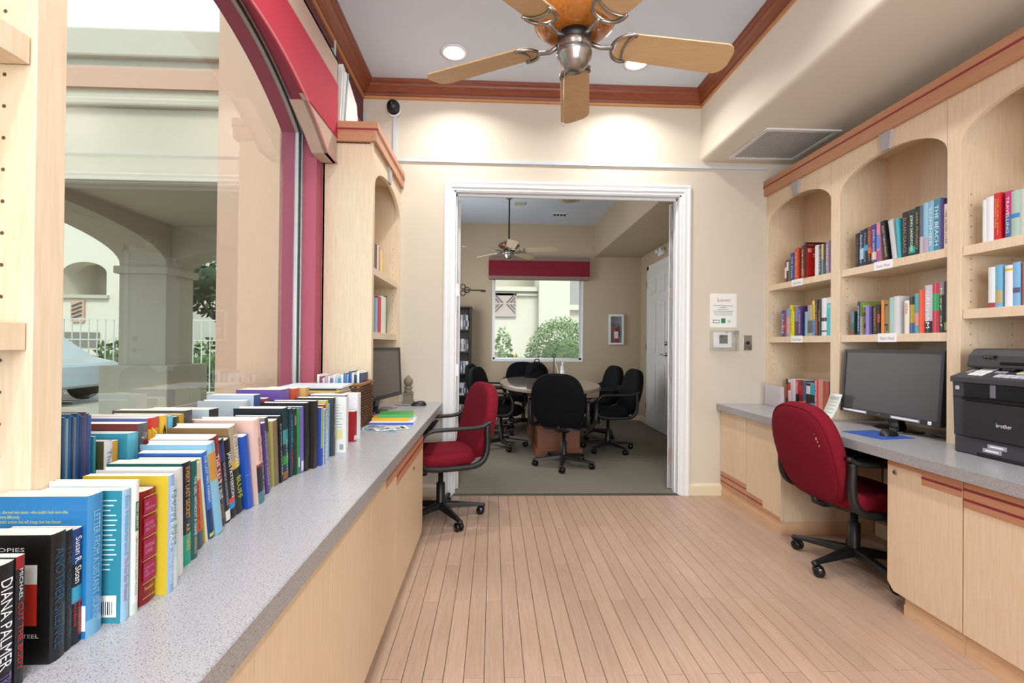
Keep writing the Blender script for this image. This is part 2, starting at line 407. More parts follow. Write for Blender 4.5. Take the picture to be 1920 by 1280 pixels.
# window frame + pane
XP = -1.15
def ring(mb, x0, x1, inset0, inset1, m):
    def path(ins):
        h = AW-ins; pts = [(WC-h, WZ0+ins), (WC+h, WZ0+ins)]
        for i in range(NS+1):
            y = WC+h-2*h*i/NS; pts.append((y, arc_z(y, h, ARISE-ins*0.2, WSPR-ins*0.1, WC)-ins*0.35))
        return pts
    A, B = path(inset0), path(inset1); n = len(A)
    vs = [(x0, *p) for p in A]+[(x1, *p) for p in A]+[(x0, *p) for p in B]+[(x1, *p) for p in B]
    fs = []
    for i in range(n):
        j = (i+1) % n
        fs += [(i, j, n+j, n+i), (2*n+i, 3*n+i, 3*n+j, 2*n+j), (n+i, n+j, 3*n+j, 3*n+i), (i, 2*n+i, 2*n+j, j)]
    mb.add(vs, fs, m); return path(inset1)
win = MB(); ring(win, XP-0.03, XP+0.012, 0.0, 0.022, ALU); w1 = struct(win, 'window_1')
g = MB(); ring(g, XP-0.022, XP+0.004, 0.022, 0.030, ALUD); g.build('gasket', w1)
g = MB(); pth = ring(g, XP-0.02, XP-0.002, 0.030, 0.045, ALU); g.build('inner_frame', w1)
g = MB(); n = len(pth); g.add([(XP-0.012, *p) for p in pth], [tuple(range(n))], PANE); g.build('pane', w1)
sil = MB(); sil.box(XP+0.012, XL-0.002, WY0+.001, WY1-.001, WZ0, WZ0+0.006, mat('rose_sill', '#B4727A', 0.6)); struct(sil, 'trim_6')
# right wall, back wall
wr = MB(); wr.box(XR, XR+0.1, YB, D+T, 0, 3.4, TAN); struct(wr, 'wall_right')
wb = MB()
wb.box(-1.3, -0.75, YB-0.1, YB, 0, 3.4, TAN); wb.box(1.75, 2.7, YB-0.1, YB, 0, 3.4, TAN); wb.box(-0.75, 1.75, YB-0.1, YB, 0, 0.7, TAN); wb.box(-0.75, 1.75, YB-0.1, YB, 2.8, 3.4, TAN)  # opening added to let sky light in behind the camera
struct(wb, 'wall_back')
# ceiling and soffit
cb = MB(); cb.box(-1.3, XS+0.02, YB, D+0.02, ZC, ZC+0.08, CEIL); struct(cb, 'ceiling')
sf = MB(); r = 0.03
arcp = [(XS+r-r*math.cos(a), ZS+r-r*math.sin(a)) for a in [PI/2*i/5 for i in range(6)]]
sf.prism([(XS, ZC+0.05)]+arcp+[(XR, ZS), (XR, ZC+0.05)], 'y', YB, D+0.01, SOFFIT); struct(sf, 'ceiling_soffit')
# crown moulding
cprof = [(0.0, 0.0), (0.014, 0.0), (0.014, 0.020)]
cwood = [(0.0, 0.020), (0.018, 0.022), (0.022, 0.038), (0.036, 0.046), (0.050, 0.064), (0.066, 0.080), (0.070, 0.094), (0.088, 0.102), (0.092, 0.125), (0.0, 0.125)]
zc0 = ZC-0.125
def crown_run(kind):
    mb = MB(); bead = cprof+[(0.0, 0.020)]
    if kind == 'left':
        for P_, m in ((cwood, CROWN), (bead, LEDGE)):
            vs = [];
            for yy, sgn in ((YB, 0), (D, -1)):
                for d, h in P_: vs.append((XL+0.004+d, yy+sgn*d, zc0+h))
            n = len(P_); mb.add(vs, [(i, (i+1) % n, n+(i+1) % n, n+i) for i in range(n)]+[tuple(range(n))[::-1]], m)
    if kind == 'right':
        for P_, m in ((cwood, CROWN), (bead, LEDGE)):
            vs = []
            for yy, sgn in ((YB, 0), (D, -1)):
                for d, h in P_: vs.append((XS-d*0.75, yy+sgn*d, zc0+h))
            n = len(P_); mb.add(vs, [(i, (i+1) % n, n+(i+1) % n, n+i) for i in range(n)]+[tuple(range(n))[::-1]], m)
    if kind == 'front':
        for P_, m in ((cwood, CROWNX), (bead, LEDGE)):
            vs = []
            for xx, sgn, kk in ((XL+0.004, 1, 1), (XS, -1, 0.75)):
                for d, h in P_: vs.append((xx+sgn*d*kk, D-d, zc0+h))
            n = len(P_); mb.add(vs, [(i, (i+1) % n, n+(i+1) % n, n+i) for i in range(n)], m)
    return mb
struct(crown_run('left'), 'trim_7'); struct(crown_run('right'), 'trim_8'); struct(crown_run('front'), 'trim_9')
# baseboards
def bboard(mb, x0, x1, y0, y1, m): mb.box(x0, x1, y0, y1, 0, 0.085, m); return mb
CREAM = mat('cream_baseboard', '#DDD0B2', 0.5)
b_ = MB(); b_.prism([(D, 0), (D-0.016, 0), (D-0.016, 0.075), (D-0.008, 0.092), (D, 0.095)], 'x', 1.608, 1.90, CREAM); struct(b_, 'baseboard_front')
b_ = MB(); b_.prism([(D, 0), (D-0.016, 0), (D-0.016, 0.075), (D-0.008, 0.092), (D, 0.095)], 'x', XL, -0.403, CREAM); struct(b_, 'baseboard_front_left')

# meeting room shell
B2 = 7.61; X2L = -1.35; X2R = 2.40; Z2 = 3.17; Z2S = 2.652; X2S = 1.63
VX0, VX1, VZ0, VZ1 = -0.02, 1.45, 0.965, 2.30
m2 = MB(); m2.box(X2L-0.1, VX0, B2, B2+0.14, 0, 3.3, TAN2); m2.box(VX1, X2R+0.2, B2, B2+0.14, 0, 3.3, TAN2); m2.box(VX0, VX1, B2, B2+0.14, 0, VZ0, TAN2); m2.box(VX0, VX1, B2, B2+0.14, VZ1, 3.3, TAN2)
struct(m2, 'wall_meeting_room_far')
m2 = MB(); m2.box(X2R, X2R+0.12, D+T, B2, 0, 3.3, TAN2); struct(m2, 'wall_meeting_room_right')
m2 = MB()
m2.box(X2L-0.1, X2L, D+T, 4.9, 0, 3.3, TAN2); m2.box(X2L-0.1, X2L, 6.5, B2, 0, 3.3, TAN2); m2.box(X2L-0.1, X2L, 4.9, 6.5, 0, 0.9, TAN2); m2.box(X2L-0.1, X2L, 4.9, 6.5, 2.4, 3.3, TAN2)
struct(m2, 'wall_meeting_room_left')
m2 = MB(); m2.box(X2L, X2S+0.02, D+T, B2, Z2, Z2+0.06, CEIL); struct(m2, 'ceiling_meeting_room')
m2 = MB(); m2.box(X2S, X2R, D+T, B2, Z2S, Z2+0.05, TAN2); struct(m2, 'ceiling_meeting_room_soffit', bevel=0.01)
m2 = MB(); m2.box(X2L, X2R, B2-0.015, B2, 0.004, 0.09, CREAM); struct(m2, 'baseboard_meeting_room_far')
m2 = MB(); m2.box(X2R-0.015, X2R, 7.27, B2, 0.004, 0.09, CREAM); struct(m2, 'baseboard_meeting_room_right')
# far window
w2 = MB()
w2.box(VX0, VX1, B2-0.012, B2+0.05, VZ0-0.02, VZ0+0.012, WHITE); w2.box(VX0-0.004, VX0+0.012, B2-0.006, B2+0.1, VZ0, VZ1, WHITE); w2.box(VX1-0.012, VX1+0.004, B2-0.006, B2+0.1, VZ0, VZ1, WHITE)
w2o = struct(w2, 'window_2')
f_ = MB()
for a in ((VX0+0.012, VX0+0.045), (VX1-0.05, VX1-0.012)): f_.box(*a, B2+0.07, B2+0.10, VZ0+0.012, VZ1, ALU)
f_.box(VX0+0.012, VX1-0.012, B2+0.07, B2+0.10, VZ0+0.012, VZ0+0.04, ALU); f_.build('sash', w2o)
f_ = MB(); f_.box(VX0+0.03, VX1-0.03, B2+0.084, B2+0.088, VZ0+0.03, VZ1, PANE2); f_.build('pane', w2o)

# ------------------------------------------------------------------ recessed lights
for i, (x, y) in enumerate(CANS[:4]):
    names = ['near the far left corner of the tray ceiling', 'behind the fan blade in the tray ceiling', 'left of the ceiling fan', 'right of the ceiling fan']
    t = thing('recessed_light', 'lit round recessed downlight '+names[i], 'light', (x, y, ZC), 0, None)
    mb = MB(); mb.lathe([(0.075, -0.0), (0.098, -0.001), (0.100, -0.006), (0.078, -0.010), (0.070, -0.004), (0.075, 0)], seg=32, m=WHITE); mb.build('trim_ring', t)
    mb = MB(); mb.lathe([(0.0, -0.0045), (0.072, -0.0045)], seg=32, m=LENS); mb.build('lens', t)

# ------------------------------------------------------------------ counters
def counter_top(name, x0, x1, y0, y1, z, front, label):
    t = thing(name, label, 'countertop', ((x0+x1)/2, y0, z-0.045))
    mb = MB(); ex = 0.004
    lx0, lx1 = x0-(x0+x1)/2, x1-(x0+x1)/2
    if front > 0: mb.box(lx0, lx1-ex, 0, y1-y0, 0, 0.045, LAMINATE)
    else: mb.box(lx0+ex, lx1, 0, y1-y0, 0, 0.045, LAMINATE)
    mb.build('top_slab', t)
    mb = MB()
    if front > 0: mb.box(lx1-ex, lx1, 0, y1-y0, -0.003, 0.0445, LAMEDGE)
    else: mb.box(lx0, lx0+ex, 0, y1-y0, -0.003, 0.0445, LAMEDGE)
    mb.build('edge_band', t)
    return t
CZ = 0.75
cl = counter_top('countertop', XL, -0.40, -1.2, 1.428, CZ, 1, 'grey speckled countertop, near length under the left row of books')
cl2 = counter_top('countertop', XL, -0.40, 1.4295, D-0.002, CZ, 1, 'grey speckled countertop, far length running to the doorway wall on the left')
cr = counter_top('countertop', 1.835, XR, 0.2, D-0.002, CZ, -1, 'grey speckled countertop under the right bookcase, monitor and printer')
FZ = CZ-0.048
# left base cabinets: face at X=-0.43
XF = -0.43
seams = [-1.19, -0.35, 0.06, 0.475, 0.885, 1.293, 1.708, 2.144, 2.955]
desc = {4: 'plain maple cabinet below the near stretch of the left counter', 5: 'plain maple cabinet in the middle of the left counter', 6: 'maple cabinet with one striped tan inlay at its far corner', 7: 'wide maple cabinet with two burgundy stripes beside the left chair'}
for i in range(8):
    y0, y1 = seams[i], seams[i+1]
    t = thing('base_cabinet', desc.get(i, 'plain maple base cabinet %s from the near end of the left counter' % ['first', 'second', 'third', 'fourth'][min(i, 3)]), 'cabinet', (XF, y0, 0))
    mb = MB(); mb.box(XL-XF+0.02, -0.022, 0.001, y1-y0-0.001, 0.085, FZ, MAPLE_DOOR); mb.box(XL-XF+0.02, -0.06, 0.001, y1-y0-0.001, 0.0, 0.085, PLINTH); mb.build('carcass', t)
    mb = MB(); w = y1-y0; c = 0.03
    last = (i == 7)
    poly = [(0.002, 0.06), (w-0.002-(c if last else 0), 0.06)] + ([(w-0.002, 0.06+c)] if last else []) + [(w-0.002, FZ-0.006), (0.002, FZ-0.006)]
    mb.prism(poly, 'x', -0.020, 0.0, MAPLE_DOOR); d = mb.build('door', t)
    def inlay(ya, yb, za, zb, stripes, tt=d):
        m_ = MB(); m_.box(-0.001, 0.0012, ya, yb, za, zb, INLAY)
        for s0 in stripes: m_.box(-0.001, 0.0018, ya, yb, s0, s0+0.010, STRIPE)
        m_.build('inlay', tt, label='tan inlay with burgundy stripe')
    if i == 6: inlay(w*0.52, w-0.003, FZ-0.075, FZ-0.008, [FZ-0.040])
    if i == 7:
        inlay(0.003, w-0.003, FZ-0.075, FZ-0.008, [FZ-0.040]); inlay(0.003, w-0.003, FZ-0.125, FZ-0.0751, [FZ-0.088])
        lk = MB(); lk.lathe([(0, 0.004), (0.009, 0.004), (0.011, 0.0), ], c=(0.0015, 0.46, FZ-0.165), axis='x', m=NICKEL, seg=16); lk.lathe([(0.0, 0.0045), (0.003, 0.0045)], c=(0.0015, 0.46, FZ-0.165), axis='x', m=INK, seg=8); lk.build('lock', t)
# right base cabinets
XG = 1.875
def rcab(y0, y1, label, kind):
    t = thing('base_cabinet', label, 'cabinet', (XG, y0, 0)); w = y1-y0
    mb = MB(); mb.box(0.020, XR-XG-0.02, 0.0005, w-0.0005, 0.085, FZ, MAPLE_DOOR); mb.build('carcass', t)
    pa = 0.0 if kind != 'n1' else 0.0; pb = w if kind != 'n1' else w-0.08
    mb = MB(); px_ = 0.0 if kind.startswith('f') else 0.012
    mb.box(px_, XR-XG-0.02, pa, pb, 0.0, 0.05, PLINTH); mb.box(px_+0.006, XR-XG-0.02, pa, pb, 0.05, 0.085, PLINTH)
    if kind == 'f1': pass
    mb.build('plinth', t)
    c = 0.035; zb = 0.088
    if kind == 'n1': poly = [(0.002, zb), (w-0.002-c, zb), (w-0.002, zb+c), (w-0.002, FZ-0.006), (0.002, FZ-0.006)]
    else: poly = [(0.002, zb), (w-0.002, zb), (w-0.002, FZ-0.006), (0.002, FZ-0.006)]
    mb = MB(); mb.prism(poly, 'x', 0.0, 0.019, MAPLE_DOOR); d = mb.build('door', t)
    def inl(ya, yb, za, zb_, stripes):
        m_ = MB(); m_.box(-0.0012, 0.001, ya, yb, za, zb_, INLAY)
        for s0 in stripes: m_.box(-0.0018, 0.001, ya, yb, s0, s0+0.010, STRIPE)
        m_.build('inlay', d, label='tan inlay band')
    if kind == 'n1':
        inl(0.003, w-0.003, FZ-0.032, FZ-0.008, []); inl(0.003, w*0.50, FZ-0.078, FZ-0.0321, [FZ-0.052])
        lk = MB(); lk.lathe([(0, -0.004), (0.009, -0.004), (0.012, 0.0)], c=(-0.001, w-0.045, FZ-0.060), axis='x', m=NICKEL, seg=16); lk.lathe([(0.0, -0.0045), (0.003, -0.0045)], c=(-0.001, w-0.045, FZ-0.06), axis='x', m=INK, seg=8); lk.build('lock', t)
    if kind == 'n2': inl(0.003, w-0.003, FZ-0.112, FZ-0.008, [FZ-0.045, FZ-0.085])
    if kind == 'f1': inl(0.003, w-0.003, zb+0.001, zb+0.115, [zb+0.030, zb+0.075])
    if kind == 'f2': inl(w*0.5, w-0.003, zb+0.022, zb+0.068, [zb+0.030]); inl(0.003, w-0.003, zb+0.001, zb+0.0215, [])
    return t
rcab(3.418, D-0.004, 'maple cabinet with low burgundy stripes against the doorway wall', 'f1')
rcab(3.0, 3.416, 'maple cabinet at the far side of the right kneehole', 'f2')
rcab(1.812, 2.172, 'maple cabinet with round lock at the near side of the right kneehole', 'n1')
rcab(1.40, 1.810, 'maple cabinet below the printer, two burgundy stripes under the counter', 'n2')
rcab(0.9, 1.398, 'plain maple cabinet nearest the camera on the right', 'n3')
kb = MB(); kb.box(2.50, XR-0.002, 2.18, 2.99, 0.0, 0.09, CREAM); struct(kb, 'baseboard_right')

# ------------------------------------------------------------------ bookcases
def bookcase(root_loc, sgn, depth, bays, y0, y1, zb, zt_crown, label, shelves, stile_edges, overhang=0.0):
    """sgn=+1: face looks to -X (right bookcase); sgn=-1 face looks to +X. local x=0 at face, +x*sgn into the case"""
    t = thing('bookcase', label, 'bookcase', root_loc); s = sgn; Z0 = zb-root_loc[2]; Y0 = root_loc[1]
    ZT = 2.575-root_loc[2]
    def bx(mb, a, b, *r): mb.box(min(s*a, s*b), max(s*a, s*b), *r); return mb
    # stiles (full-depth partitions)
    for k, (a, b) in enumerate(stile_edges):
        mb = MB(); bx(mb, 0.0, depth, a-Y0, b-Y0, Z0, ZT-0.1, MAPLE); mb.build('upright_panel', t, bevel=0.0015)
    mb = MB(); bx(mb, depth-0.012, depth, y0-Y0, y1-Y0, Z0, ZT-0.05, MAPLE); mb.build('back_panel', t)
    mb = MB(); bx(mb, 0.02, depth-0.012, y0-Y0, y1-Y0, ZT-0.12, ZT-0.1, MAPLE); mb.build('top_panel', t)
    spring, rise = 2.205-root_loc[2], 0.155
    for (a, b) in bays:
        mb = MB(); yc = (a+b)/2-Y0; h = (b-a)/2; n = 24; ztop = 2.47-root_loc[2]
        def az(y): return spring+rise*math.sqrt(max(0, 1-((y-yc)/h)**2))
        for i in range(n):
            t0, t1 = -math.cos(PI*i/n), -math.cos(PI*(i+1)/n)
            ya, yb = yc+h*t0, yc+h*t1; za, zb_ = az(ya), az(yb)
            x0_, x1_ = 0.0, s*0.022
            vs = [(x0_,ya,za),(x1_,ya,za),(x1_,yb,zb_),(x0_,yb,zb_),(x0_,ya,ztop),(x1_,ya,ztop),(x1_,yb,ztop),(x0_,yb,ztop)]
            mb.add(vs, [(0,1,2,3),(0,3,7,4),(1,5,6,2)], MAPLE)
        mb.build('arch_panel', t)
    # frieze over uprights
    mb = MB(); bx(mb, 0.0, 0.022, y0-Y0, y1-Y0, 2.4695-root_loc[2], ZT-0.02, MAPLE); mb.build('frieze', t)
    for (a, b) in bays:
        yc = (a+b)/2-Y0; mb = MB(); zz0, zz1 = spring+rise-0.005, 2.47-root_loc[2]
        vs = []
        for xx in (-s*0.014, s*0.001):
            vs += [(xx, yc-0.028, zz0), (xx, yc+0.028, zz0), (xx, yc+0.046, zz1), (xx, yc-0.046, zz1)]
        mb.add(vs, [(0,1,2,3),(7,6,5,4),(0,4,5,1),(1,5,6,2),(2,6,7,3),(3,7,4,0)], KEYST); mb.build('keystone', t, label='grey speckled keystone')
    # crown with stripe
    mb = MB(); e0 = y0-Y0-(overhang); e1 = y1-Y0
    cz0, cz1 = 2.46-root_loc[2], 2.58-root_loc[2]
    pr = [(0.0, cz0), (-0.024, cz0), (-0.024, cz0+0.055), (-0.030, cz0+0.062), (-0.030, cz1), (0.0, cz1)]
    mb.prism([(s*p, q) for p, q in pr], 'y', e0, e1, TRIMWOOD)
    if overhang:
        mb.prism([(e0+0.0+(-p-0.030)*-1-0.03 if False else (y0-Y0)+p, q) for p, q in pr], 'x', min(0, s*(depth-0.01)) , max(0, s*(depth-0.01)), TRIMWOOD)
    cc = mb.build('crown_moulding', t, bevel=0.0015)
    mb = MB(); bx(mb, -0.0315, -0.02, e0-0.0008, e1, cz0+0.066, cz0+0.078, STRIPE)
    if overhang: bx(mb, -0.0315, depth-0.01, (y0-Y0)-0.0315, (y0-Y0)-0.02, cz0+0.066, cz0+0.078, STRIPE)
    mb.build('stripe', cc, label='thin burgundy stripe')
    # shelves
    for bi, zs in enumerate(shelves):
        a, b = bays[bi]
        for (z, lab) in zs:
            mb = MB(); bx(mb, 0.008, depth-0.012, a-Y0+0.003, b-Y0-0.003, z-root_loc[2]-0.045, z-root_loc[2], MAPLE)
            sh = mb.build('shelf', t, bevel=0.001)
            if lab:
                yc = (a+b)/2-Y0 + lab[0]; m_ = MB(); xx = s*0.0065
                wl_ = 0.065; zz = z-root_loc[2]-0.022
                bx(m_, 0.0064, 0.0078, yc-wl_, yc+wl_, zz-0.024, zz+0.026, CLOCKW); pp = m_.build('shelf_label', sh, label='white shelf label')
                text_on(sh, 'Fiction / Novel', (s*0.006, yc, zz-0.002), (0, -s, 0), (0, 0, 1), 0.095, 0.018, ink('#8A8A8A'), 'shelf_lettering')
    # shelf-pin holes
    mb = MB(); HOLE = mat('pin_hole', '#5A4632', 0.9)
    for (a, b) in bays:
        for yy, sd in ((a, 1), (b, -1)):
            for xx in (0.05, depth-0.06):
                z = zb+0.28
                while z < 2.0:
                    mb.add([(s*(xx+0.0032*math.cos(q)), yy-Y0+sd*0.0006, z-root_loc[2]+0.0032*math.sin(q)) for q in [PI/4*i for i in range(8)]], [tuple(range(8))], HOLE)
                    z += 0.052
    hh = mb.build('shelf_pin_hole', t, fix=False); hh['kind'] = 'stuff'
    return t
BR = [(3.068, 3.790), (2.258, 2.985), (1.465, 2.188)]
bcr = bookcase((2.25, 1.38, CZ), 1, XR-2.25-0.002, BR, 1.38, D-0.002, CZ, 0, 'long maple bookcase with three arched bays on the right wall',
    [[(1.722, (0.0,)), (1.300, (0.0,))], [(1.722, (0.03,)), (1.300, (0.0,))], [(1.712, None), (1.408, None)]],
    [(3.790, D-0.002), (2.985, 3.068), (2.188, 2.258), (1.38, 1.465)])
bcl = bookcase((-0.754, 2.953, CZ), -1, 0.308, [(2.998, 3.778)], 2.953, D-0.002, CZ, 0, 'narrow maple bookcase with one arch at the far end of the left counter',
    [[(1.70, None), (1.290, None)]], [(2.953, 2.998), (3.778, D-0.002)], 0.03)
bcn = bookcase((-0.754, 0.0, CZ), -1, 0.308, [(0.055, 0.803)], 0.0, 0.858, CZ, 0, 'maple bookcase end with empty shelves at the near left edge',
    [[(1.715, None), (1.248, None)]], [(0.0, 0.055), (0.803, 0.858)])

# ------------------------------------------------------------------ arched cornice over the window
vt = thing('window_cornice', 'padded red and beige arched cornice over the left window', 'valance', (XL, 0.862, 2.318))
vy0, vy1 = 0.862, 2.926; vx = -0.972; vc = 1.905
def ring_cornice():
    n = 40; half = 0.87; ztop = 2.955
    def lo(y):
        if abs(y-vc) >= half: return 2.318
        Rr = 1.60; top = 2.568; zc = top-Rr
        return max(2.318, zc+math.sqrt(Rr*Rr-(y-vc)**2))
    ys = sorted(set([vy0, vy1, vc-half, vc+half]+[vy0+(vy1-vy0)*i/n for i in range(n+1)]))
    def band(name, m, za, zb, par, off):
        mb = MB()
        for i in range(len(ys)-1):
            ya, yb = ys[i], ys[i+1]; la, lb = max(za, lo(ya)), max(za, lo(yb))
            if la >= zb and lb >= zb: continue
            la, lb = min(la, zb), min(lb, zb)
            x = vx-XL+off
            mb.add([(x, ya-vy0, la-2.318), (x, yb-vy0, lb-2.318), (x, yb-vy0, zb-2.318), (x, ya-vy0, zb-2.318), (x-0.02, ya-vy0, la-2.318), (x-0.02, yb-vy0, lb-2.318), (x-0.02, yb-vy0, zb-2.318), (x-0.02, ya-vy0, zb-2.318)],
                   [(0,1,2,3), (7,6,5,4), (0,4,5,1), (2,6,7,3)], m)
        return mb.build(name, par)
    band('red_panel', REDVAL, 2.475, 2.800, vt, 0.006); band('beige_band', BEIGEFAB, 2.800, 2.955, vt, 0.0); band('beige_band', BEIGEFAB, 2.318, 2.475, vt, 0.0)
    mb = MB()   # underside following the arch
    for i in range(len(ys)-1):
        ya, yb = ys[i], ys[i+1]
        if lo((ya+yb)/2) > 2.475: continue
        mb.add([(0.002, ya-vy0, lo(ya)-2.318), (vx-XL, ya-vy0, lo(ya)-2.318), (vx-XL, yb-vy0, lo(yb)-2.318), (0.002, yb-vy0, lo(yb)-2.318)], [(0,1,2,3)], REDVAL if lo((ya+yb)/2) > 2.475 else BEIGEFAB)
    mb.build('underside', vt)
    mb = MB(); mb.tube([(vx-XL+0.004, y-vy0, lo(y)-2.318) for y in ys], 0.005, 6, mat('pink_piping', '#E08A90', 0.7)); mb.build('piping', vt)
    mb = MB(); mb.box(0.002, vx-XL, 0, vy1-vy0, 2.940-2.318, 2.955-2.318, BEIGEFAB); mb.build('top_board', vt)
    for yy in (0.0, vy1-vy0-0.006):
        mb = MB(); mb.box(0.002, vx-XL-0.001, yy, yy+0.006, 0.0, 0.63, BEIGEFAB); mb.build('end_board', vt)
ring_cornice()

# ------------------------------------------------------------------ ceiling fans
def fan(loc, z_blade, z_ceil, R_, bw, angles, label, cat_label, body_m, blade_m, rod_r, scale=1.0, chain=False, near=True):
    t = thing('ceiling_fan', label, 'fan', (loc[0], loc[1], z_ceil)); zb = z_blade-z_ceil
    mb = MB(); mb.lathe([(0, 0), (0.065, 0), (0.07, -0.02), (0.045, -0.06), (0.02, -0.075), (0, -0.075)], seg=24, m=body_m if near else NICKEL); mb.build('canopy', t)
    mb = MB(); mb.lathe([(rod_r, -0.05), (rod_r, zb+0.12)], seg=12, m=NICKEL if near else BLACKP); mb.build('downrod', t)
    mb = MB()
    if near: prof = [(0, 0.30), (0.045, 0.30), (0.07, 0.27), (0.085, 0.24), (0.135, 0.20), (0.158, 0.15), (0.160, 0.10), (0.150, 0.06), (0.120, 0.030), (0.075, 0.018), (0.0, 0.018)]
    else: prof = [(0, 0.13), (0.05, 0.13), (0.09, 0.11), (0.135, 0.08), (0.14, 0.055), (0.11, 0.03), (0.07, 0.015), (0, 0.012)]
    mb.lathe([(r_, zb+h) for r_, h in prof], seg=36, m=body_m); mt = mb.build('motor_housing', t)
    if near:
        mb = MB(); mb.lathe([(0.162, zb+0.118), (0.166, zb+0.125), (0.162, zb+0.132)], seg=36, m=NICKEL); mb.build('nickel_band', mt)
    mb = MB(); mb.lathe([(0, zb+0.018), (0.062, zb+0.018), (0.064, zb-0.004), (0.060, zb-0.012)], seg=28, m=BLACKP); mb.build('flywheel', t)
    mb = MB(); mb.lathe([(0.058, zb-0.010), (0.062, zb-0.015), (0.062, zb-0.036), (0.060, zb-0.042), (0.066, zb-0.050), (0.064, zb-0.066), (0.054, zb-0.078), (0.052, zb-0.088), (0.040, zb-0.102), (0.032, zb-0.112), (0.0, zb-0.114)], seg=28, m=NICKEL); mb.build('switch_housing', t)
    for a in angles:
        a = math.radians(a); pit = math.radians(12)
        M = Matrix.Rotation(a, 4, 'Z') @ Matrix.Translation((0, 0, zb)) @ Matrix.Rotation(-pit, 4, 'X')
        mb = MB(); r0, r1 = 0.165, R_; w0, w1 = bw*0.42, bw*0.5
        out = [(r0, -w0*0.7), (r0+0.02, -w0)]
        for i in range(7):
            q = -PI/2+PI*0.5*i/6; out.append((r1-0.05+0.05*math.cos(q)-0.012, -w1+0.05+0.05*math.sin(q)-0.0))
        for i in range(7):
            q = PI*0.5*i/6; out.append((r1-0.05+0.05*math.cos(q)*0.9+0.0, w1-0.05+0.05*math.sin(q)))
        out += [(r0+0.02, w0), (r0, w0*0.7)]
        n = len(out); vs = [tuple(M @ Vector((x, y, -0.003))) for x, y in out]+[tuple(M @ Vector((x, y, 0.003))) for x, y in out]
        mb.add(vs, [tuple(range(n))[::-1], tuple(range(n, 2*n))]+[(i, (i+1) % n, n+(i+1) % n, n+i) for i in range(n)], blade_m); bl = mb.build('blade', t)
        mb = MB()
        def P_(x, y, z=-0.008): return tuple(M @ Vector((x, y, z)))
        mb.tube([P_(0.055, 0, -0.004), P_(0.10, 0, -0.018), P_(0.135, 0, -0.012), P_(0.150, 0, -0.009)], [0.010, 0.008, 0.009, 0.010], 8, NICKEL)
        # crescent shaped holder
        outer = [P_(0.205-0.060*math.cos(q), 0.062*math.sin(q)) for q in [-PI*0.58+PI*1.16*i/12 for i in range(13)]]
        inner = [P_(0.222-0.030*math.cos(q), 0.060*math.sin(q)) for q in [-PI*0.5+PI*1.0*i/12 for i in range(13)]]
        mb.tube(outer, 0.0065, 6, NICKEL); mb.tube(inner, 0.0045, 6, NICKEL); mb.build('blade_bracket', bl)
    if chain:
        mb = MB(); mb.tube([(-0.035, 0.0, zb-0.1), (-0.035, 0.02, zb-0.14), (-0.035, 0.02, zb-0.30)], 0.0012, 6, CHROME); mb.lathe([(0, -0.012), (0.004, -0.008), (0.003, 0.0), (0, 0.002)], c=(-0.035, 0.02, zb-0.30), seg=8, m=CHROME); mb.build('pull_chain', t)
    return t
fan((0.29, 1.735), 2.35, ZC, 0.645, 0.142, [80, 8, 152, 224, 296], 'nickel and honey wood ceiling fan with five maple blades', 'fan', FANBODY, FANWOOD, 0.013, chain=True)
WALN = mat('walnut_body', '#6B4322', 0.25, coat=0.5)
fan((0.19, 6.1), 2.43, Z2, 0.64, 0.135, [-15, 57, 129, 201, 273], 'smaller ceiling fan on a long rod in the meeting room', 'fan', WALN, mat('pale_blade', '#C9B59A', 0.5), 0.010, near=False)

# ------------------------------------------------------------------ office chairs
def pillow(outline, thick, fmap, m, rings=((0.80, 1.0), (0.93, 0.93), (0.985, 0.62), (1.0, 0.22))):
    """closed cushion; outline = list of 2D pts, fmap(u, v, w) -> 3D, w across thickness"""
    mb = MB(); n = len(outline); vs = []
    cx = sum(p[0] for p in outline)/n; cy = sum(p[1] for p in outline)/n
    levels = [(s_, w_) for s_, w_ in rings]+[(s_, -w_) for s_, w_ in reversed(rings)]
    inner = [(0.4, 1.03, 0), (0.4, -1.03, 1)]
    seq = [(0.42, 1.04)]+levels+[(0.42, -1.04)]
    for s_, w_ in seq:
        for (u, v) in outline: vs.append(fmap(cx+(u-cx)*s_, cy+(v-cy)*s_, w_*thick/2))
    fs = []
    L_ = len(seq)
    for l in range(L_-1):
        for i in range(n):
            j = (i+1) % n; fs.append((l*n+i, l*n+j, (l+1)*n+j, (l+1)*n+i))
    vs.append(fmap(cx, cy, 1.05*thick/2)); vs.append(fmap(cx, cy, -1.05*thick/2)); a, b = len(vs)-2, len(vs)-1
    for i in range(n):
        j = (i+1) % n; fs.append((j, i, a)); fs.append(((L_-1)*n+i, (L_-1)*n+j, b))
    mb.add(vs, fs, m, True)
    return mb
def superell(w, h, e, n=40):
    pts = []
    for i in range(n):
        a = 2*PI*i/n; c, s_ = math.cos(a), math.sin(a)
        pts.append((w*math.copysign(abs(c)**(2/e), c), h*math.copysign(abs(s_)**(2/e), s_)))
    return pts
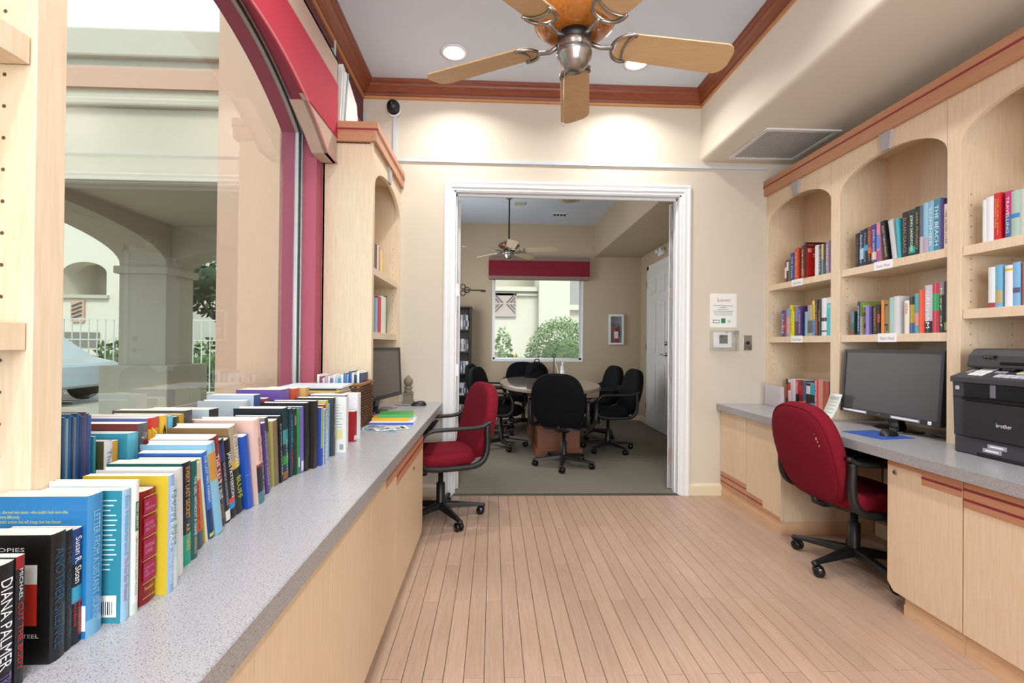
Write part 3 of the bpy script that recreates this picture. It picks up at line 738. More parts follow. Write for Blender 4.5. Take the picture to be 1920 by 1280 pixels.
def office_chair(name, label, fab, loc, rotz, dz=0.0, base_rot=0.0, group=None, back_h=0.0):
    """faces local +X"""
    t = thing(name, label, 'chair', loc, rotz, group)
    # seat
    o_ = []
    for i in range(44):
        a = 2*PI*i/44; c, s_ = math.cos(a), math.sin(a)
        x = 0.235*math.copysign(abs(c)**0.55, c); y = 0.245*math.copysign(abs(s_)**0.6, s_)
        if x < 0: y *= 0.93
        o_.append((x, y))
    def fs(u, v, w):
        drop = -0.030*max(0, (u-0.10)/0.13)**2 - 0.012*(abs(v)/0.24)**3
        return (u+0.01, v, 0.455+dz+w+drop)
    pillow(o_, 0.085, fs, fab).build('seat', t)
    # under-seat shell
    mb = MB(); mb.prism([(x*0.86+0.01, y*0.86) for x, y in o_], 'z', 0.392+dz, 0.425+dz, BLACKP); mb.build('seat_pan', t)
    # back
    ob = []
    H0, H1 = 0.0, 0.50+back_h
    n = 48
    for i in range(n):
        a = 2*PI*i/n; c, s_ = math.cos(a), math.sin(a)
        if s_ >= 0: y = 0.262*math.copysign(abs(c)**0.68, c); z = 0.22+(H1-0.22)*abs(s_)**0.82
        else: y = 0.262*math.copysign(abs(c)**0.50, c)*(1-0.10*abs(s_)); z = 0.22-0.25*abs(s_)**0.60
        ob.append((y, z))
    lean = math.radians(13)
    def fb_(u, v, w):
        xx = -0.215 - v*math.sin(lean) + w*math.cos(lean) - 0.02*math.sin(PI*min(1, v/0.5)) + 0.22*u*u*1.4 ; zz = 0.455+dz+v*math.cos(lean)+w*math.sin(lean)
        return (xx, u, zz)
    bk = pillow(ob, 0.085, fb_, fab).build('backrest', t)
    mb = MB(); n2 = len(ob); cx = 0; cy = sum(p[1] for p in ob)/n2
    seam = [fb_(u*0.965, cy+(v-cy)*0.965, -0.034) for u, v in ob]; mb.tube(seam, 0.004, 5, fab, closed=True); mb.build('piping', bk)
    # back support bar
    mb = MB(); mb.tube([(-0.02, 0, 0.385+dz), (-0.18, 0, 0.385+dz), (-0.225, 0, 0.40+dz), (-0.235, 0, 0.45+dz)], [0.024, 0.022, 0.020, 0.018], 8, BLACKP); mb.build('back_bar', t)
    # arms : loop in the XZ plane at each side
    for sd in (-1, 1):
        y = sd*0.285
        loop = [(-0.262, 0.700), (-0.235, 0.685), (-0.18, 0.668), (-0.05, 0.664), (0.10, 0.664), (0.165, 0.655), (0.205, 0.62), (0.222, 0.565), (0.222, 0.51), (0.208, 0.455), (0.17, 0.425), (0.10, 0.413), (-0.05, 0.410), (-0.15, 0.415), (-0.205, 0.445), (-0.232, 0.50), (-0.238, 0.58), (-0.235, 0.64), (-0.238, 0.675)]
        # smooth by subdividing
        pts = [Vector((a, y, b+dz)) for a, b in loop]
        def cr(ps, k=3):
            out = []
            for i in range(len(ps)-1):
                p0_, p1_, p2_, p3_ = ps[max(i-1, 0)], ps[i], ps[i+1], ps[min(i+2, len(ps)-1)]
                for j in range(k):
                    q = j/k; out.append(0.5*((2*p1_)+(p2_-p0_)*q+(2*p0_-5*p1_+4*p2_-p3_)*q*q+(3*p1_-p0_-3*p2_+p3_)*q**3))
            out.append(ps[-1]); return out
        sp = cr(pts); mb = MB(); seg = 8; vs = []; N_ = len(sp)
        for i, p in enumerate(sp):
            d_ = (sp[min(i+1, N_-1)]-sp[max(i-1, 0)]).normalized(); nn = Vector((0, 1, 0)); b_2 = d_.cross(nn).normalized()
            f = i/(N_-1); wy = 0.026 if f < 0.42 else 0.020; tz = 0.012 if f < 0.35 else (0.017 if f < 0.72 else 0.019)
            if f < 0.06: wy *= 0.7
            for k in range(seg):
                a = 2*PI*k/seg+PI/8; vs.append(p+nn*wy*math.copysign(abs(math.cos(a))**0.7, math.cos(a))+b_2*tz*math.copysign(abs(math.sin(a))**0.7, math.sin(a)))
        fs_ = [(i*seg+k, i*seg+(k+1) % seg, (i+1)*seg+(k+1) % seg, (i+1)*seg+k) for i in range(N_-1) for k in range(seg)]
        fs_ += [tuple(range(seg))[::-1], tuple((N_-1)*seg+k for k in range(seg))]
        mb.add(vs, fs_, BLACKP, True); ar = mb.build('armrest', t)
        for bx0 in (-0.10, 0.08):
            mb = MB(); mb.box(bx0, bx0+0.04, min(y, y-sd*0.10), max(y, y-sd*0.10), 0.400+dz, 0.412+dz, BLACKP); mb.build('arm_bracket', ar)
        continue
        mb = MB(); mb.box(0.08, 0.12, min(y, y-sd*0.10), max(y, y-sd*0.10), 0.400+dz, 0.412+dz, BLACKP); mb.build('arm_bracket', ar)
    # mechanism, knob, lever, column
    mb = MB(); mb.box(-0.10, 0.10, -0.07, 0.07, 0.355+dz, 0.395+dz, BLACKP); mb.build('tilt_mechanism', t, bevel=0.01)
    mb = MB(); mb.lathe([(0, 0.10), (0.024, 0.10), (0.030, 0.108), (0.030, 0.150), (0.022, 0.158), (0, 0.158)], c=(0, 0, 0.335+dz), axis='x', seg=14, m=BLACKP); mb.build('tension_knob', t)
    mb = MB(); mb.tube([(0.02, -0.05, 0.37+dz), (0.02, -0.16, 0.365+dz), (0.02, -0.20, 0.355+dz)], [0.005, 0.005, 0.010], 6, BLACKP); mb.build('lever', t)
    mb = MB(); mb.lathe([(0, 0.37+dz), (0.018, 0.37+dz), (0.018, 0.25), (0.030, 0.245), (0.030, 0.12), (0.036, 0.10), (0.036, 0.075), (0, 0.075)], seg=16, m=BLACKP); mb.build('gas_column', t)
    for k in range(5):
        a = base_rot+2*PI*k/5; M = Matrix.Rotation(a, 4, 'Z'); mb = MB()
        sec = [(0.02, 0.030, 0.070, 0.115), (0.10, 0.026, 0.068, 0.108), (0.22, 0.020, 0.064, 0.090), (0.29, 0.017, 0.062, 0.080), (0.315, 0.016, 0.060, 0.076)]
        vs = []
        for r_, w_, zl, zh in sec:
            vs += [M @ Vector(p) for p in ((r_, -w_, zl), (r_, w_, zl), (r_, w_*0.8, zh-0.006), (r_, w_*0.35, zh), (r_, -w_*0.35, zh), (r_, -w_*0.8, zh-0.006))]
        fs_ = [(i*6+k2, i*6+(k2+1) % 6, (i+1)*6+(k2+1) % 6, (i+1)*6+k2) for i in range(len(sec)-1) for k2 in range(6)]
        fs_ += [(0,1,2,3,4,5), tuple(24+i for i in range(6))]
        mb.add(vs, fs_, BLACKP); leg = mb.build('base_leg', t, bevel=0.003)
        # caster
        mb = MB(); ca = a+random.uniform(-0.9, 0.9); Mc = Matrix.Translation(M @ Vector((0.305, 0, 0))) @ Matrix.Rotation(ca, 4, 'Z')
        tmp = MB()
        for sy in (-1, 1):
            tmp.lathe([(0, 0.006*sy), (0.026, 0.006*sy), (0.0285, 0.010*sy), (0.0285, 0.020*sy), (0.022, 0.027*sy), (0, 0.029*sy)], c=(-0.018, 0, 0.0285), axis='y', seg=18, m=BLACKG)
        tmp.lathe([(0.0, 0.052), (0.012, 0.052), (0.018, 0.066), (0.010, 0.078), (0, 0.078)], seg=10, m=BLACKP)
        tmp.box(-0.03, 0.006, -0.005, 0.005, 0.028, 0.056, BLACKP)
        mb.v = [tuple(Mc @ Vector(v)) for v in tmp.v]; mb.f = tmp.f; mb.m = tmp.m; mb.mats = tmp.mats; mb.sm = tmp.sm
        mb.build('caster', leg)
    return t
ca = office_chair('office_chair', 'burgundy office chair tucked into the left desk beside the doorway', REDFAB, (-0.36, 3.34, 0), math.radians(180+22), 0.0, math.radians(180-22)+math.radians(13))
cb_ = office_chair('office_chair', 'burgundy office chair with worn spots at the right desk monitor', REDFAB, (2.02, 2.56, 0), math.radians(0), -0.03, math.radians(126))
# worn foam spots on right chair back
mb = MB()
for (u, v, s_) in ((-0.185, 0.325, 0.006), (-0.178, 0.340, 0.008), (-0.192, 0.305, 0.006), (-0.170, 0.365, 0.003)):
    lean = math.radians(13); w = -0.0475
    xx = -0.215 - v*math.sin(lean) + w*math.cos(lean) - 0.02*math.sin(PI*min(1, v/0.5)) + 0.308*u*u; zz = 0.425+v*math.cos(lean)+w*math.sin(lean)
    mb.add([(xx-0.0015, u+s_*0.7*math.cos(q)*(1+0.3*math.sin(3*q)), zz+s_*math.sin(q)) for q in [2*PI*i/9 for i in range(9)]], [tuple(range(9))], FOAM)
mb.build('worn_spot', [c for c in cb_.children if c.name.startswith('backrest')][0], fix=False, label='pale foam showing through torn fabric')
G_ = 'black chairs around the meeting table'
bc = [((0.72, 4.74), 68, 0.0, -32, 'black office chair nearest the doorway, its back to the library'),
      ((1.34, 5.44), 184, 0.0, 10, 'black office chair on the right side of the meeting table, nearer one'),
      ((1.33, 6.25), 190, 0.0, 25, 'black office chair on the right side of the meeting table, farther one'),
      ((0.10, 5.60), -18, 0.0, 0, 'black office chair on the left side of the meeting table, nearer one'),
      ((0.0, 6.45), -12, 0.0, 40, 'black office chair on the left side of the meeting table, farther one'),
      ((0.46, 7.08), -90, 0.0, 15, 'black office chair behind the meeting table below the window')]
for (xy, rz, dz, br, lab) in bc:
    office_chair('office_chair', lab, BLKFAB, (xy[0], xy[1], 0.004), math.radians(rz), dz, math.radians(br-rz), G_)

# ------------------------------------------------------------------ books
ORD = ['first','second','third','fourth','fifth','sixth','seventh','eighth','ninth','tenth','eleventh','twelfth','thirteenth','fourteenth','fifteenth','sixteenth','seventeenth','eighteenth','nineteenth','twentieth','twenty-first','twenty-second','twenty-third','twenty-fourth','twenty-fifth','twenty-sixth','twenty-seventh','twenty-eighth','twenty-ninth','thirtieth','thirty-first','thirty-second','thirty-third','thirty-fourth','thirty-fifth','thirty-sixth','thirty-seventh','thirty-eighth','thirty-ninth','fortieth','forty-first','forty-second','forty-third','forty-fourth','forty-fifth','forty-sixth','forty-seventh','forty-eighth','forty-ninth','fiftieth']
def book(w, t, h, cov, spine=None, zones=None, title=None, tcol='#FFFFFF', tz=(0.12, 0.9), tw=0.5, hard=False, label='', group=None, loc=(0,0,0), rotz=0.0, lean=0.0, extra=None, name='book', frontcol=None, blurb=None, title2=None, tscale=1.0):
    """spine at local x=0 facing +x, thickness along +y, height z.  zones: [(z_fraction_from, z_fraction_to, colour)] on the spine"""
    root = thing(name, label, 'book', loc, 0, group)
    root.rotation_euler = (Matrix.Rotation(rotz, 4, 'Z') @ Matrix.Rotation(lean, 4, 'X')).to_euler()
    spine = spine or cov; ct = 0.0024 if hard else 0.0007; ct = min(ct, t*0.22)
    bul = min(0.004, t*0.10)
    cm = cover(cov); cf = cover(frontcol) if frontcol else cm
    zs = [0, h]
    for (a, b, c_) in (zones or []): zs += [a*h, b*h]
    zs = sorted(set(round(z, 5) for z in zs))
    n = 5
    sp = [(-bul+bul*math.sin(PI*i/n), t*(i/n)) for i in range(n+1)]
    outer = [(-w, 0.0)]+sp+[(-w, t)]
    inner = [(-w, ct)]+[(x-ct if 0 < i < n else x-ct, min(max(y, ct), t-ct)) for i, (x, y) in enumerate(sp)]+[(-w, t-ct)]
    mb = MB(); mb.mi(cm)
    no = len(outer)
    for zi in range(len(zs)-1):
        z0, z1 = zs[zi], zs[zi+1]; zc = (z0+z1)/2/h
        col = spine
        for (a, b, c_) in (zones or []):
            if a <= zc <= b: col = c_
        for i in range(no-1):
            m = cover(col) if 1 <= i < no-2 else (cm if i == 0 else cf)
            a, b = outer[i], outer[i+1]; p, q = inner[i], inner[i+1]
            mb.add([(a[0],a[1],z0),(b[0],b[1],z0),(b[0],b[1],z1),(a[0],a[1],z1)], [(0,1,2,3)], m, 1 <= i < no-2)
            mb.add([(p[0],p[1],z0),(q[0],q[1],z0),(q[0],q[1],z1),(p[0],p[1],z1)], [(3,2,1,0)], PAPER)
    for z, fl in ((0, 1), (h, 0)):
        for i in range(no-1):
            a, b = outer[i], outer[i+1]; p, q = inner[i], inner[i+1]
            f = [(a[0],a[1],z),(b[0],b[1],z),(q[0],q[1],z),(p[0],p[1],z)]
            mb.add(f, [(3,2,1,0) if fl else (0,1,2,3)], cm if hard else PAPER)
    for k_ in (0, no-1):
        a, p = outer[k_], inner[k_]
        mb.add([(a[0],a[1],0),(p[0],p[1],0),(p[0],p[1],h),(a[0],a[1],h)], [(0,1,2,3) if k_ else (3,2,1,0)], cm)
    mb.build('cover', root, fix=False)
    ins = 0.004 if hard else 0.0006; fe = 0.005 if hard else 0.0008
    mb = MB(); mb.box(-w+fe, -bul-ct-0.0003, ct+0.0001, t-ct-0.0001, ins, h-ins, PAGES); mb.build('pages', root, fix=False)
    if title:
        L = (tz[1]-tz[0])*h; zc = (tz[0]+tz[1])/2*h; zc = h-zc
        text_on(root, title, (0.0005, t*0.5, zc), (0, 0, -1), (0, 1, 0), L*tscale, min(t*tw, 0.02), ink(tcol), 'spine_lettering')
    if title2:
        body, col, (a, b), tw2 = title2
        text_on(root, body, (0.0005, t*0.5, h-(a+b)/2*h), (0, 0, -1), (0, 1, 0), (b-a)*h, min(t*tw2, 0.02), ink(col), 'spine_lettering')
    if blurb:   # small printed lines on the near cover
        mb = MB(); bc_ = ink(blurb[0]); x0, x1, za, zb_, nl = blurb[1:]
        rr = random.Random(int(h*9999))
        for i in range(nl):
            z = (za+(zb_-za)*i/max(1, nl-1))*h; xe = x1-(x1-x0)*rr.random()*0.25
            mb.add([(-w*(1-x0), -0.0003, z), (-w*(1-xe), -0.0003, z), (-w*(1-xe), -0.0003, z+0.0022), (-w*(1-x0), -0.0003, z+0.0022)], [(0,1,2,3)], bc_)
        o = mb.build('cover_lettering', root, fix=False); o['kind'] = 'stuff'
    if extra: extra(root, w, t, h)
    return root

# --- front row along the left counter: (x spine, y near, thickness, height, width, cover, spine, zones, title, title colour, hard, lean deg, words, kw)
def panel_on_cover(root, w, rx0, rx1, z0, z1, col, name='printed_panel'):
    mb = MB(); mb.add([(-w*rx0, -0.0004, z0), (-w*rx1, -0.0004, z0), (-w*rx1, -0.0004, z1), (-w*rx0, -0.0004, z1)], [(0,1,2,3)], ink(col)); mb.build(name, root, fix=False)
def spine_patch(root, t, z0, z1, y0, y1, col, name='spine_panel'):
    mb = MB(); mb.add([(0.0004, y0*t, z0), (0.0004, y1*t, z0), (0.0004, y1*t, z1), (0.0004, y0*t, z1)], [(0,1,2,3)], ink(col)); mb.build(name, root, fix=False)
def ex_steel(r, w, t, h):
    panel_on_cover(r, w, .18, .80, h*.30, h*.62, '#B5230F'); panel_on_cover(r, w, .18, .80, h*.62, h*.77, '#D8D4D0')
    text_on(r, 'COPIES\nSOLD!', (-w*.55, -0.0006, h*.865), (1,0,0), (0,0,1), w*.42, h*.075, ink('#D8D8D8'), 'cover_lettering')
    text_on(r, 'DANIELLE STEEL', (-w*.5, -0.0006, h*.22), (1,0,0), (0,0,1), w*.7, h*.03, ink('#D8D8D8'), 'cover_lettering')
def ex_blue(r, w, t, h):
    text_on(r, "women - charmed twin sisters - who couldn't look more alike\nor live more differently.\nOne eventful summer that will change their lives forever.", (-w*.60, -0.0006, h*.855), (1,0,0), (0,0,1), w*.78, h*.10, ink('#B9C98A'), 'cover_lettering')
    panel_on_cover(r, w, .02, .16, 0.012, 0.052, '#E8E8E4', 'barcode_label')
def ex_teal(r, w, t, h):
    panel_on_cover(r, w, .06, .42, 0.010, 0.046, '#EDEDEA', 'barcode_label'); mb = MB()
    for i in range(12):
        x = -w*(.38-.024*i); mb.add([(x, -0.0007, .014), (x+w*(.008+.006*(i % 3 == 0)), -0.0007, .014), (x+w*(.008+.006*(i % 3 == 0)), -0.0007, .036), (x, -0.0007, .036)], [(0,1,2,3)], INK)
    mb.build('barcode', r, fix=False)['kind'] = 'stuff'
def ex_digest(r, w, t, h):
    for k, (a, b, s_) in enumerate(((.80,.93,'1837\nSandra Brown'),(.60,.76,'SECOND\nSANCTUM'),(.40,.57,'ENTERING\nSUMMER'),(.20,.37,'A WELCOME\nFOR\nRUDDY LOU'))):
        spine_patch(r, t, h*a, h*b, .10, .90, '#9B1550')
        text_on(r, s_, (0.0008, t*.5, h*(a+b)/2), (0,1,0), (0,0,1), t*.62, h*(b-a)*.5, ink('#D08FB0'), 'spine_lettering')
    for z in (.945, .785, .585, .385, .185, .055): spine_patch(r, t, h*z, h*z+.0012, .08, .92, '#D9B48A', 'gilt_line')
    text_on(r, "Reader's", (0.0008, t*.5, h*.14), (0,1,0), (0,0,1), t*.6, h*.035, ink('#D9B48A'), 'spine_lettering')
def ex_beach(r, w, t, h):
    mb = MB(); mb.add([(-w*.32+0.012*math.cos(a), -0.0004, h*.27+0.014*math.sin(a)) for a in [2*PI*i/20 for i in range(20)]], [tuple(range(20))], ink('#E8E8E4')); mb.build('round_seal', r, fix=False)
    panel_on_cover(r, w, .24, .42, h*.48, h*.90, '#B23A22'); panel_on_cover(r, w, .30, .42, 0.01, 0.04, '#E8E8E4', 'barcode_label')
def ex_lib(r, w, t, h):
    spine_patch(r, t, h*.62, h*.84, .3, .8, '#2F6E4E'); text_on(r, 'FREE LIBRARY', (0.0008, t*.55, h*.73), (0,0,-1), (0,1,0), h*.19, t*.28, ink('#E8EDE8'), 'spine_lettering')
def ex_salt(r, w, t, h): pass
def ex_white_text(r, w, t, h):
    panel_on_cover(r, w, .08, .42, h*.24, h*.42, '#D9D29A'); panel_on_cover(r, w, .06, .16, .012, .035, '#9A9A9A', 'barcode_label')
F = [
 (-.640,.640,.024,.174,.108,'#0B0E12','#0D0F12',None,'DIANA PALMER','#E8E8EC',False,0,'thick black paperback with white author name on spine',dict(tz=(.12,.80),tw=.62,title2=('TRUE','#7A5FA8',(.84,.98),.6))),
 (-.640,.665,.012,.176,.108,'#15171A','#1A1B1E',[(.9,1,'#8A1A20')],'CUT THE BODY','#C22020',False,0,'thin black paperback with red lettering on spine',dict(tz=(.36,.88),tw=.6,title2=('MICHAEL','#D8D8D8',(.10,.34),.4))),
 (-.636,.712,.024,.187,.113,'#0C0B0B','#111216',None,'ANOTHER SILENCE','#27506A',False,0,'black paperback with red and white picture on its cover',dict(tw=.6,extra=ex_steel)),
 (-.640,.737,.014,.182,.108,'#0B1013','#0B1013',None,'THE GOLD HOUR','#3A4448',False,0,'worn black paperback wedged between two dark books',dict()),
 (-.641,.752,.018,.178,.107,'#10202E','#0C1520',[(.70,1,'#1B3A78'),(.36,.5,'#2F9AC0')],'Susan R. Sloan','#F0F0F0',False,0,'black and blue paperback with white name and red title',dict(tz=(.07,.47),tw=.6,title2=('An Isolated\nIncident','#D82018',(.62,.93),.75))),
 (-.634,.771,.030,.224,.150,'#1F6FA8','#3F87BC',[(0,.12,'#6FA8CC')],'LETTER FROM A DISTANT ISLAND','#8FC4E0',False,0,'large bright blue paperback with creased spine',dict(tw=.4,extra=ex_blue)),
 (-.614,.813,.017,.220,.138,'#2E7F92','#9CC4E2',None,'Elin Hilderbrand','#5F97C4',False,0,'teal paperback with pale blue spine and printed blurb',dict(tz=(.05,.50),tw=.5,title2=('The Four-Star Weekend','#B05A8A',(.52,.85),.5),blurb=('#B8D8D8',.60,.94,.40,.92,15),extra=ex_teal)),
 (-.612,.834,.014,.229,.140,'#D5DAD8','#E4E6E4',[(0,.08,'#C8D8CC')],'LIBRARIAN IN A QUIET PLACE','#3E7E5A',True,0,'white hardback with green labels on spine',dict(tz=(.42,.86),tw=.35,extra=ex_lib)),
 (-.616,.860,.037,.202,.128,'#8A0E12','#7C0C10',None,None,'#D9B48A',True,0,'dark red hardback with magenta title panels and gilt lines',dict(extra=ex_digest)),
 (-.598,.901,.016,.220,.155,'#C2A82C','#8FB2DE',None,'BEACH READ','#F2F4F8',False,0,'yellow paperback with light blue spine',dict(tz=(.10,.62),tw=.62,title2=('EMILY HENRY','#E8F0FA',(.66,.93),.45),extra=ex_beach)),
 (-.603,.925,.013,.203,.135,'#8F9CA0','#B9D4DA',[(0,.28,'#C9DCE0')],'Daniel Silva','#3F6E7E',True,-1,'slim silver grey hardback with pale aqua spine',dict(tz=(.08,.6),tw=.5)),
 (-.622,.962,.024,.216,.152,'#D6D6D8','#DCDCDC',None,None,'#888',True,-1,'tall plain white hardback turned slightly forward',dict(blurb=('#7A7A7A',.35,.75,.93,.94,1))),
 (-.638,1.008,.030,.217,.152,'#0E5A54','#0F2436',[(0,.30,'#1A9A80')],'EVERY LAST SECRET','#E8A030',False,-1,'dark green paperback with orange lettering',dict(tz=(.05,.55),tw=.42,title2=('A.R. TORRE','#D8C060',(.60,.86),.36))),
 (-.640,1.041,.020,.213,.140,'#2A6060','#1C5A58',None,'THE GIRL WITHOUT A NAME','#E0ECEA',False,-1,'teal paperback with white title',dict(tz=(.16,.76),tw=.40,title2=('SANDRA BLOCK','#D8C060',(.78,.95),.36))),
 (-.660,1.088,.028,.196,.130,'#C9C7C0','#E2602A',[(0,.20,'#3E5068'),(.8,1,'#D8D0B0')],"THE MAGICIAN MASTER'S SON",'#6A1E0C',False,-3,'orange spined paperback with dark foot',dict(tz=(.22,.78),tw=.35)),
 (-.666,1.133,.009,.205,.138,'#C9B83A','#D8D8D2',None,None,'#888',False,-5,'thin yellow and white paperback leaning back',dict()),
 (-.667,1.153,.018,.216,.145,'#2A62B4','#2C68BC',[(0,.34,'#183058'),(.02,.06,'#D8C838')],'THE LAST MRS. PARRISH','#DCE8F8',False,-6,'royal blue paperback leaning, with pale title',dict(tz=(.04,.58),tw=.5)),
 (-.664,1.173,.030,.231,.155,'#7FB4D0','#86C0DE',[(.6,.9,'#C98F3E')],None,'#888',True,-6,'light blue hardback with a tan patch on spine',dict()),
 (-.680,1.207,.042,.236,.155,'#7E1E22','#1A1420',[(.50,1,'#8C1A1E'),(.70,.74,'#C02A20'),(.48,.50,'#C8A030')],'THE SALT LINE','#F0ECE8',True,-6,'thick dark red and black hardback with white title',dict(tz=(.20,.70),tw=.42,title2=('HOLLY GODDARD JONES','#B89038',(.76,.92),.4))),
 (-.684,1.252,.022,.224,.150,'#15161C','#141722',[(.75,.95,'#1E3A6A'),(.02,.14,'#E8E8E8')],'DOUBLE HOMICIDE','#A8B4C8',True,-6,'narrow black hardback with grey title',dict(tz=(.28,.8),tw=.4)),
 (-.687,1.278,.030,.217,.150,'#10100F','#121214',[(.12,.20,'#2E8AC8'),(.20,.26,'#D84028')],'JAMES PATTERSON','#F2F2F2',True,-6,'black hardback with bold white name and orange dot',dict(tz=(.16,.74),tw=.6)),
 (-.689,1.312,.040,.246,.160,'#8A6E48','#12261C',[(.52,.62,'#C8A838'),(.62,1,'#A89A80')],'KELLERMAN','#F0F0EC',True,-6,'tall hardback fading from tan to dark green',dict(tz=(.10,.46),tw=.45,title2=('BLUFF','#C8C83A',(.58,.84),.6))),
 (-.680,1.356,.030,.212,.140,'#1B4DA8','#2452B4',[(.46,.465,'#7FA8D8')],None,'#888',True,-6,'plain cobalt blue hardback',dict()),
 (-.668,1.392,.036,.251,.165,'#DDB9AE','#DEBBB0',[(0,.14,'#3E7A84'),(.14,.47,'#15181A'),(.44,.47,'#8E3A3E')],'DELIA OWENS','#8E2030',True,-5,'tall pink hardback with black and teal foot',dict(tz=(.22,.50),tw=.34)),
 (-.694,1.446,.038,.236,.155,'#E0E2E8','#E8EAF0',[(.78,1,'#2A2EA8')],'THE SOURCE','#2A2A90',False,-5,'white paperback with bold blue title',dict(tz=(.28,.88),tw=.65)),
 (-.693,1.490,.018,.226,.150,'#5A3E80','#4E3A72',None,'MIRROR LIGHT','#C8B8DC',False,-5,'purple paperback with faint title',dict(tw=.4)),
 (-.700,1.512,.022,.236,.155,'#8A8680','#77746E',[(.8,1,'#3A3A3A')],None,'#888',True,-4,'tall grey hardback',dict()),
 (-.704,1.568,.034,.216,.150,'#B5A862','#7A6A52',None,None,'#888',False,-3,'olive yellow paperback with printed back cover',dict(blurb=('#6A6230',.55,.92,.35,.9,12))),
 (-.702,1.606,.018,.226,.150,'#15151A','#17181E',None,'BLACK WATER','#B8C4D8',True,-3,'slim black hardback with pale title',dict(tw=.4)),
 (-.701,1.628,.042,.247,.165,'#1E2A34','#14343C',[(.50,.70,'#3E8E94'),(.22,.34,'#1E8A2A'),(.02,.12,'#8A5A1E')],'KELLERMAN','#C8DCE0',True,-2,'thick black hardback with teal and green bands',dict(tz=(.45,.9),tw=.22)),
 (-.699,1.674,.026,.240,.160,'#1C2C3A','#18384C',None,'CORNWELL','#58B4DC',True,-2,'navy hardback with light blue name and red title',dict(tz=(.1,.58),tw=.5,title2=('CHAOS','#D82828',(.62,.86),.6))),
 (-.694,1.703,.014,.236,.155,'#2A3A2E','#20241F',[(.75,.9,'#8E6A4E')],None,'#888',True,-2,'slim dark hardback with brown patch',dict()),
 (-.690,1.719,.008,.234,.155,'#2E8A4A','#2E8A4A',[(.0,.1,'#2E8A4A'),(.1,.25,'#E8E8E8')],None,'#888',True,-1,'thin green book',dict()),
 (-.683,1.729,.020,.238,.155,'#6A5AA0','#7462AC',[(.03,.18,'#DCDCE0')],None,'#888',True,-1,'violet hardback with white label at foot',dict()),
 (-.676,1.752,.034,.249,.165,'#1A1A1C','#1C1B1D',None,'DARK TOWER','#5A585A',True,-1,'broad black hardback with faint title',dict(tz=(.5,.8),tw=.3)),
 (-.660,1.788,.036,.251,.165,'#1C1817','#2E2624',None,None,'#888',True,0,'broad dark brown hardback',dict()),
 (-.650,1.827,.024,.222,.155,'#26409A','#8FA86A',[(0,.3,'#2E4A9A')],None,'#888',False,0,'blue covered spiral notebook with green spine',dict()),
 (-.648,1.853,.026,.212,.150,'#C9D2DC','#6F88B8',None,'MMMMMMMMMMMM','#E0E4EA',False,0,'white and blue wire-bound book',dict(tz=(.03,.97),tw=.8)),
 (-.664,1.888,.026,.224,.150,'#B02218','#A82018',None,None,'#888',True,0,'bright red hardback',dict()),
 (-.666,1.916,.020,.236,.155,'#B8B85A','#A8AE4E',None,'AZTEC GOLD','#2A2A20',True,0,'yellow green hardback with dark title',dict(tw=.4)),
 (-.668,1.938,.010,.236,.155,'#D8D030','#D8D030',[(0,.5,'#E8E8E0')],None,'#888',False,0,'thin yellow and white booklet',dict()),
 (-.668,1.950,.026,.219,.150,'#7FB8E0','#6FAEDC',None,None,'#888',True,0,'sky blue hardback',dict()),
 (-.657,1.980,.038,.241,.160,'#3A3E44','#34373C',None,'GOLDEN MEMORY','#C8CCD0',True,0,'charcoal hardback with white title',dict(tz=(.1,.7),tw=.35)),
 (-.628,2.052,.014,.238,.165,'#DFE3E1','#E8EBE8',None,None,'#888',False,0,'white paperback showing its printed back cover',dict(blurb=('#8A9490',.50,.92,.45,.85,9),extra=ex_white_text)),
 (-.636,2.068,.030,.242,.160,'#26262A','#222226',None,'NORTH','#C8B8B8',True,0,'black hardback behind the white printed cover',dict(tw=.4)),
 (-.650,2.102,.024,.190,.130,'#2A2E58','#2A2C54',None,None,'#888',True,0,'short navy hardback',dict()),
 (-.650,2.132,.030,.240,.160,'#DADDE6','#E4E6EA',None,None,'#888',True,0,'tall white hardback',dict()),
 (-.660,2.168,.036,.232,.155,'#E2E2E6','#E6E6E8',None,None,'#888',True,0,'wide white hardback',dict()),
 (-.652,2.272,.040,.144,.100,'#9A1420','#96121E',[(.05,.2,'#D8D8D8')],None,'#888',False,0,'short crimson paperback near the end of the row',dict()),
 (-.655,2.330,.060,.222,.150,'#E4E6EE','#E6E8EC',None,'GUIDE BOOK','#A04A5A',False,0,'white paperback at the far end of the front row',dict(tz=(.1,.5),tw=.2)),
]
for i, (x, y, t_, h, w, cv, spn, zn, ti, tc_, hd, ln, words, kw) in enumerate(F):
    lr = math.radians(-ln*1.7)  # top toward the camera
    book(w, t_, h, cv, spn, zn, ti, tc_, hard=hd, lean=lr, loc=(x, y+(h*math.sin(abs(lr))*0.0), CZ+abs(math.sin(lr))*0.0+0.0002), label=words+', '+ORD[i]+' in front row', group='front row of books on the left counter', **kw)
